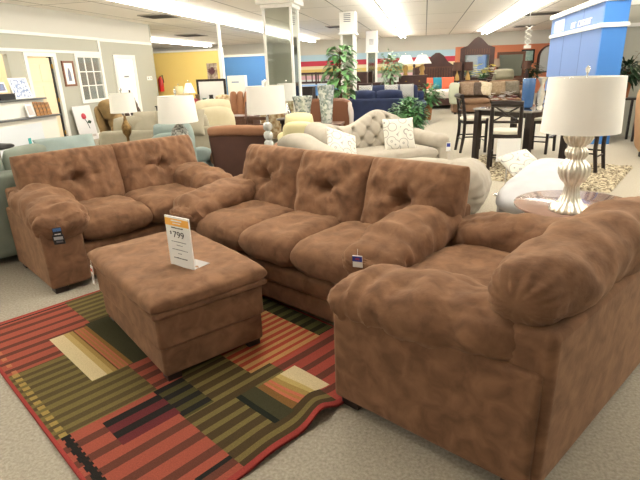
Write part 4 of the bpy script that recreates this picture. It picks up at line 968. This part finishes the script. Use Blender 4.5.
# ================================================================== LEFT: RECEPTION COUNTER
t = thing('reception_counter', 'white reception counter with two grey-topped shelves at the far left wall', 'counter', (-8.1, 5.5, 0))
B(-.45, -.05, 0, 4.5, 0, .82).build('counter_front', mat('counter_white', (226, 224, 216), .5), t)
gtop = mat('grey_laminate', (86, 88, 90), .35)
B(-.5, .02, -.02, 4.6, .82, .855).build('ledge', gtop, t, bevel=.006)
B(-.5, -.22, 0, 4.4, .855, 1.19).build('riser', mat('counter_white', (226, 224, 216), .5), t); B(-.62, -.16, -.02, 4.45, 1.19, 1.225).build('top_shelf', gtop, t, bevel=.006)
B(-.05, -.044, 1.9, 4.0, .15, .72).build('front_panel_inset', mat('pale_panel', (214, 220, 226), .5), t)
B(-.044, -.04, 3.52, 3.6, .28, .44).build('teal_sticker', mat('teal_print', (60, 160, 160), .5), t)
def stand(name, label, cat, x, y, z, w, h, m, rz=90, tilt=-12, art=None, art2=None):
    t_ = thing(name, label, cat, (x, y, z), rz); t_.rotation_euler = (R(tilt), 0, R(rz))
    B(-w/2, w/2, 0, .015, 0, h).build('panel', m, t_)
    if art: B(-w/2+.03, w/2-.03, -.003, 0, .03, h-.03).build('print', art, t_)
    return t_
blueprint = mat('blue_floral_print', (236, 238, 242), .6, n=.12, scale=16, rgb2=(120, 140, 180)); photoprint = mat('photo_print', (120, 90, 70), .6, n=.3, scale=9, rgb2=(120, 150, 200)); magprint = mat('magazine_print', (176, 120, 56), .6, n=.3, scale=14, rgb2=(70, 60, 50))
stand('display_board', 'white board with blue flower print standing on the counter top', 'display board', -8.36, 9.42, 1.23, .50, .43, white_card, art=blueprint)
stand('photo_frame', 'small landscape photo standing left of the blue flower board', 'photo', -8.4, 8.9, 1.38, .30, .2, white_card, art=photoprint)
t = thing('card_box', 'low black box on the counter top beneath the landscape photo', 'box', (-8.42, 8.92, 1.227)); B(-.14, .12, -.2, .2, 0, .10).build('box_body', black, t, bevel=.006); B(-.145, .125, -.205, .205, .10, .125).build('box_lid', black, t, bevel=.004)
stand('brochure', 'white brochure standing on the lower counter ledge', 'brochure', -8.2, 9.35, .857, .2, .26, white_card, art=mat('pale_ink', (190, 180, 175), .6))
for i in range(4): stand('magazine', ('orange magazine leaning on the lower counter ledge, %s of the four' % ('first from the left', 'second from the left', 'third from the left', 'last on the right')[i]), 'magazine', -8.2+.01*i, 9.55+.1*i, .857, .12, .3-.01*i, magprint, tilt=-10)['group'] = 'magazines on the lower counter ledge'
t = thing('office_chair', 'black office chair edge at the left border before the counter', 'chair', (-7.9, 7.75, 0)); MB().pillow(.4, .6, .1, TM(0, 0, .6, rx=90, rz=90), n=12).build('backrest', black, t); MB().pillow(.45, .45, .1, TM(.2, 0, .45), n=12).build('seat', black, t)
MB().tube([(.2, 0, .06), (.2, 0, .42)], .03, 8).build('gas_column', chrome, t)
for a in range(0, 360, 72): MB().tube([(.2, 0, .1), (.2+.25*math.cos(R(a)), .25*math.sin(R(a)), .03)], .02, 6).build('leg', black, t)
# wall picture, outlet, rose poster
t = thing('wall_picture', 'picture of a blue figure in a brown frame between the door and the inner window', 'picture', (WX+.005, 11.8, 1.72), 90)
m = MB(); m.box(-.22, .22, -.03, 0, .26, .31); m.box(-.22, .22, -.03, 0, -.31, -.26); m.box(-.22, -.17, -.03, 0, -.26, .26); m.box(.17, .22, -.03, 0, -.26, .26); m.build('picture_frame', mat('frame_brown', (120, 72, 44), .4), t)
B(-.17, .17, -.012, -.002, -.26, .26).build('mount', white_card, t); MB().prism([(-.05, -.18), (.07, -.18), (.06, .02), (.03, .12), (-.02, .14), (-.05, .0)], -.016, -.012).build('print', mat('blue_grey_print', (96, 110, 140), .7, n=.4, scale=20, rgb2=(150, 140, 140)), t)
t = thing('wall_outlet', 'white double outlet plate on the wall right of the white door', 'outlet', (WX+.002, 15.75, 1.52), 90); B(-.16, .16, -.015, 0, -.06, .06).build('plate', white_card, t, bevel=.004)
m = MB()
for x in (-.08, .08): m.box(x-.03, x-.01, -.018, -.015, -.03, .03); m.box(x+.01, x+.03, -.018, -.015, -.03, .03)
m.build('sockets', grey_ink, t)
t = thing('rose_poster', 'white poster board with a single red rose leaning under the inner window', 'poster', (-8.75, 11.85, .02), 90); t.rotation_euler = (R(-8), 0, R(84))
B(-.32, .32, 0, .02, 0, .90).build('poster_board', mat('cool_white_card', (226, 224, 226), .5), t)
m = MB()
for k in range(7): a = k*.9; m.lathe([(.07-.006*k, 0), (.06-.006*k, .004)], 14, TM(-.02+.03*math.cos(a), -.004-.003*k, .62+.03*math.sin(a), rx=90))
m.build('rose_bloom', mat('rose_red', (176, 40, 56), .6), t); m = MB(); m.tube([(0, -.004, .58), (.06, -.006, .45), (.10, -.004, .3)], .008, 6); m.prism([(.05, .46), (.17, .42), (.22, .48), (.14, .52)], -.008, -.003); m.build('rose_stem', mat('dark_green_print', (44, 70, 54), .6), t)
B(-.26, .26, -.003, 0, .08, .14).build('poster_lettering', mat('pale_ink', (190, 180, 175), .6), t)

# ================================================================== YELLOW AND BLUE CORNER
t = thing('wall_picture', 'pink floral picture hanging on the yellow wall', 'picture', (-7.27, 16.98, 1.65)); B(-.19, .19, 0, .02, -.29, .29).build('canvas', mat('floral_canvas', (212, 192, 174), .7, n=.3, scale=9, rgb2=(140, 120, 100)), t)
blossoms(9, .1, .0, mat('dark_petals', (110, 70, 74), .8), 8, t, 'painted_blooms', z0=.0, s=.06); [setattr(c, 'matrix_local', TM(0, -.02, 0, rx=90)) for c in children(t) if c.name.startswith('painted_blooms')]
t = thing('framed_mirror', 'dark-framed white board leaning above the credenza before the yellow wall', 'mirror', (-5.65, 13.02, .822))
m = MB(); m.box(-.42, .42, 0, .04, .58, .64); m.box(-.42, .42, 0, .04, 0, .06); m.box(-.42, -.36, 0, .04, .06, .58); m.box(.36, .42, 0, .04, .06, .58); m.build('mirror_frame', espresso, t); B(-.36, .36, .01, .02, .06, .58).build('board', white_card, t)
dresser('credenza', 'dark credenza crowded with small ornaments before the yellow wall', -5.8, 12.9, 1.1, .4, .82, 2, 3, espresso, cat='cabinet')
for i, (dx, c, h, lb) in enumerate(((-.45, (110, 130, 120), .2, 'green ornament jar'), (-.2, (120, 90, 60), .26, 'brown ornament jar'), (.0, (90, 120, 110), .16, 'squat teal ornament jar'), (.2, (40, 36, 36), .24, 'black ornament jar'))):
    tag(MB().lathe([(.04, 0), (.075, h*.4), (.05, h*.8), (.06, h)], 16, TM(-5.8+dx, 12.85, .822)).build('ornament_jar', mat('jar%d' % i, c, .4)), lb+' on the dark credenza before the yellow wall', 'jar', 'ornaments on the dark credenza')
lamp('little white empire-shade lamp standing left on the dark credenza', -6.22, 12.85, .822, .17, .07, .30, .56, [(.05, 0), (.06, .1), (.02, .2), (.01, .3)], goldb)
lamp('tiny cream-shade lamp at the left below the yellow wall', -6.6, 13.0, .8, .15, .12, .3, .5, [(.05, 0), (.06, .1), (.02, .2), (.01, .3)], goldb, shade=mat('cream_shade', (222, 206, 160), .9))
dresser('low_cabinet', 'black low cabinet under the tiny cream-shade lamp', -6.85, 13.1, .9, .4, .8, 2, 2, black, cat='cabinet')
t = thing('fire_extinguisher', 'red fire extinguisher mounted on the yellow wall at its left end', 'fire extinguisher', (-9.22, 16.88, 1.05)); MB().lathe([(.08, 0), (.09, .03), (.09, .42), (.05, .48), (.02, .52)], 16).build('cylinder', mat('red_enamel', (190, 40, 36), .3), t); MB().tube([(0, 0, .5), (.1, -.02, .55), (.13, -.02, .3)], .015, 6).build('hose', black, t)
redf = mat('dark_red_fabric', (132, 44, 52), .9)
recliner('dark red armchair before the dark credenza', -4.95, 10.6, 170, redf, .85, 1.05, name='red_armchair', cat='armchair')
brf = mat('caramel_leather', (148, 100, 66), .55)
t = thing('tufted_chair', 'caramel brown channel-back chair in front of the blue wall', 'chair', (-4.1, 11.0, 0))
for i in range(3): MB().sausage([(-.14+.14*i, 0, .4), (-.15+.15*i, .0, .8), (-.17+.17*i, .04, 1.2)], .17, .13, nt=18, ring=16).build('back_channel', brf, t)
MB().pillow(.55, .55, .2, TM(0, -.25, .44), n=12).build('seat_cushion', brf, t); B(-.26, .26, -.48, .0, .0, .36).build('base', brf, t)
prf = mat('printed_fabric', (206, 192, 160), .9, n=.2, scale=10, rgb2=(150, 120, 80))
recliner('printed cream and gold armchair left of the caramel chair', -4.75, 11.9, 175, prf, .75, 1.05, name='printed_armchair', cat='armchair')
recliner('printed cream and gold armchair right of the caramel chair', -3.5, 11.6, 185, prf, .7, 1.05, name='printed_armchair', cat='armchair')
t = thing('ladder_back_chair', 'dark wood ladder-back dining chair leaning beside the blue corner', 'chair', (-3.12, 9.2, 0), -8)
m = MB()
for sx in (-1, 1): MB().tube([(sx*.22, .05, 0), (sx*.22, 0, .45), (sx*.23, -.02, .75), (sx*.25, .08, 1.06)], [.02, .024, .024, .02], 8).build('back_post', walnut, t); MB().tube([(sx*.22, -.4, 0), (sx*.22, -.4, .45)], .022, 8).build('front_leg', walnut, t)
for z in (.60, .73, .86, .99): m = MB(); m.box(-.22, .22, -.02+(z-.6)*.18, .01+(z-.6)*.18, z, z+.055); m.build('back_slat', walnut, t)
B(-.24, .24, -.43, .03, .43, .47).build('seat', walnut, t, bevel=.01)
dresser('wood_chest', 'brown wooden chest behind the ladder-back chair', -3.75, 9.7, .9, .45, .78, 2, 2, walnut, cat='chest')
# white mattresses in front of the blue wall
for i, (x, w, z1, lb) in enumerate(((-6.72, .66, 1.5, 'tall white boxed mattress leaning at the left of the blue wall'), (-6.1, .55, 1.12, 'lower white box in the middle before the blue wall'), (-5.5, .5, 1.3, 'white box at the right before the blue wall'))):
    t = thing('white_carton', lb, 'box', (x, 17.9, 0)); B(-w/2, w/2, -.15, .15, 0, z1).build('carton_body', white_card, t, bevel=.01); B(-w/4, w/6, -.154, -.15, z1-.25, z1-.2).build('carton_print', mat('pale_blue_ink', (150, 170, 200), .6), t)
# blue bed frame in front of the stripes
t = thing('bunk_bed', 'dark wood slatted bed frame with a blue mattress before the striped wall', 'bed', (-5.2, 23.6, 0))
for z in (1.0, 1.4): B(-.9, 1.3, -.04, .04, z, z+.09).build('rail', dkw, t)
m = MB()
for i in range(8): m.box(-.85+i*.29, -.80+i*.29, -.02, .02, 1.05, 1.42)
m.build('slats', dkw, t)
for x in (-.9, .2, 1.25): B(x, x+.07, -.05, .05, 0, 1.5).build('bed_post', dkw, t)
B(-.9, 1.3, -2.0, -.1, .55, .95).build('mattress', mat('blue_plaid', (72, 120, 180), .9, n=.3, scale=3, rgb2=(120, 170, 220)), t)
dresser('chest', 'black chest behind the large mirrored column', -3.75, 14.6, 1.2, .45, 1.15, 3, 2, espresso, cat='chest')
lamp('grey square-shade lamp between the glass ball lamp and the short vase', -2.78, 10.2, .66, .20, .18, .36, .70, [(.07, 0), (.08, .1), (.02, .25), (.01, .36)], chrome, shade=mat('cool_grey_shade', (206, 206, 198), .9))
round_table('side_table', 'dark round side table under the grey square-shade lamp', -2.78, 10.2, .25, .66, espresso)
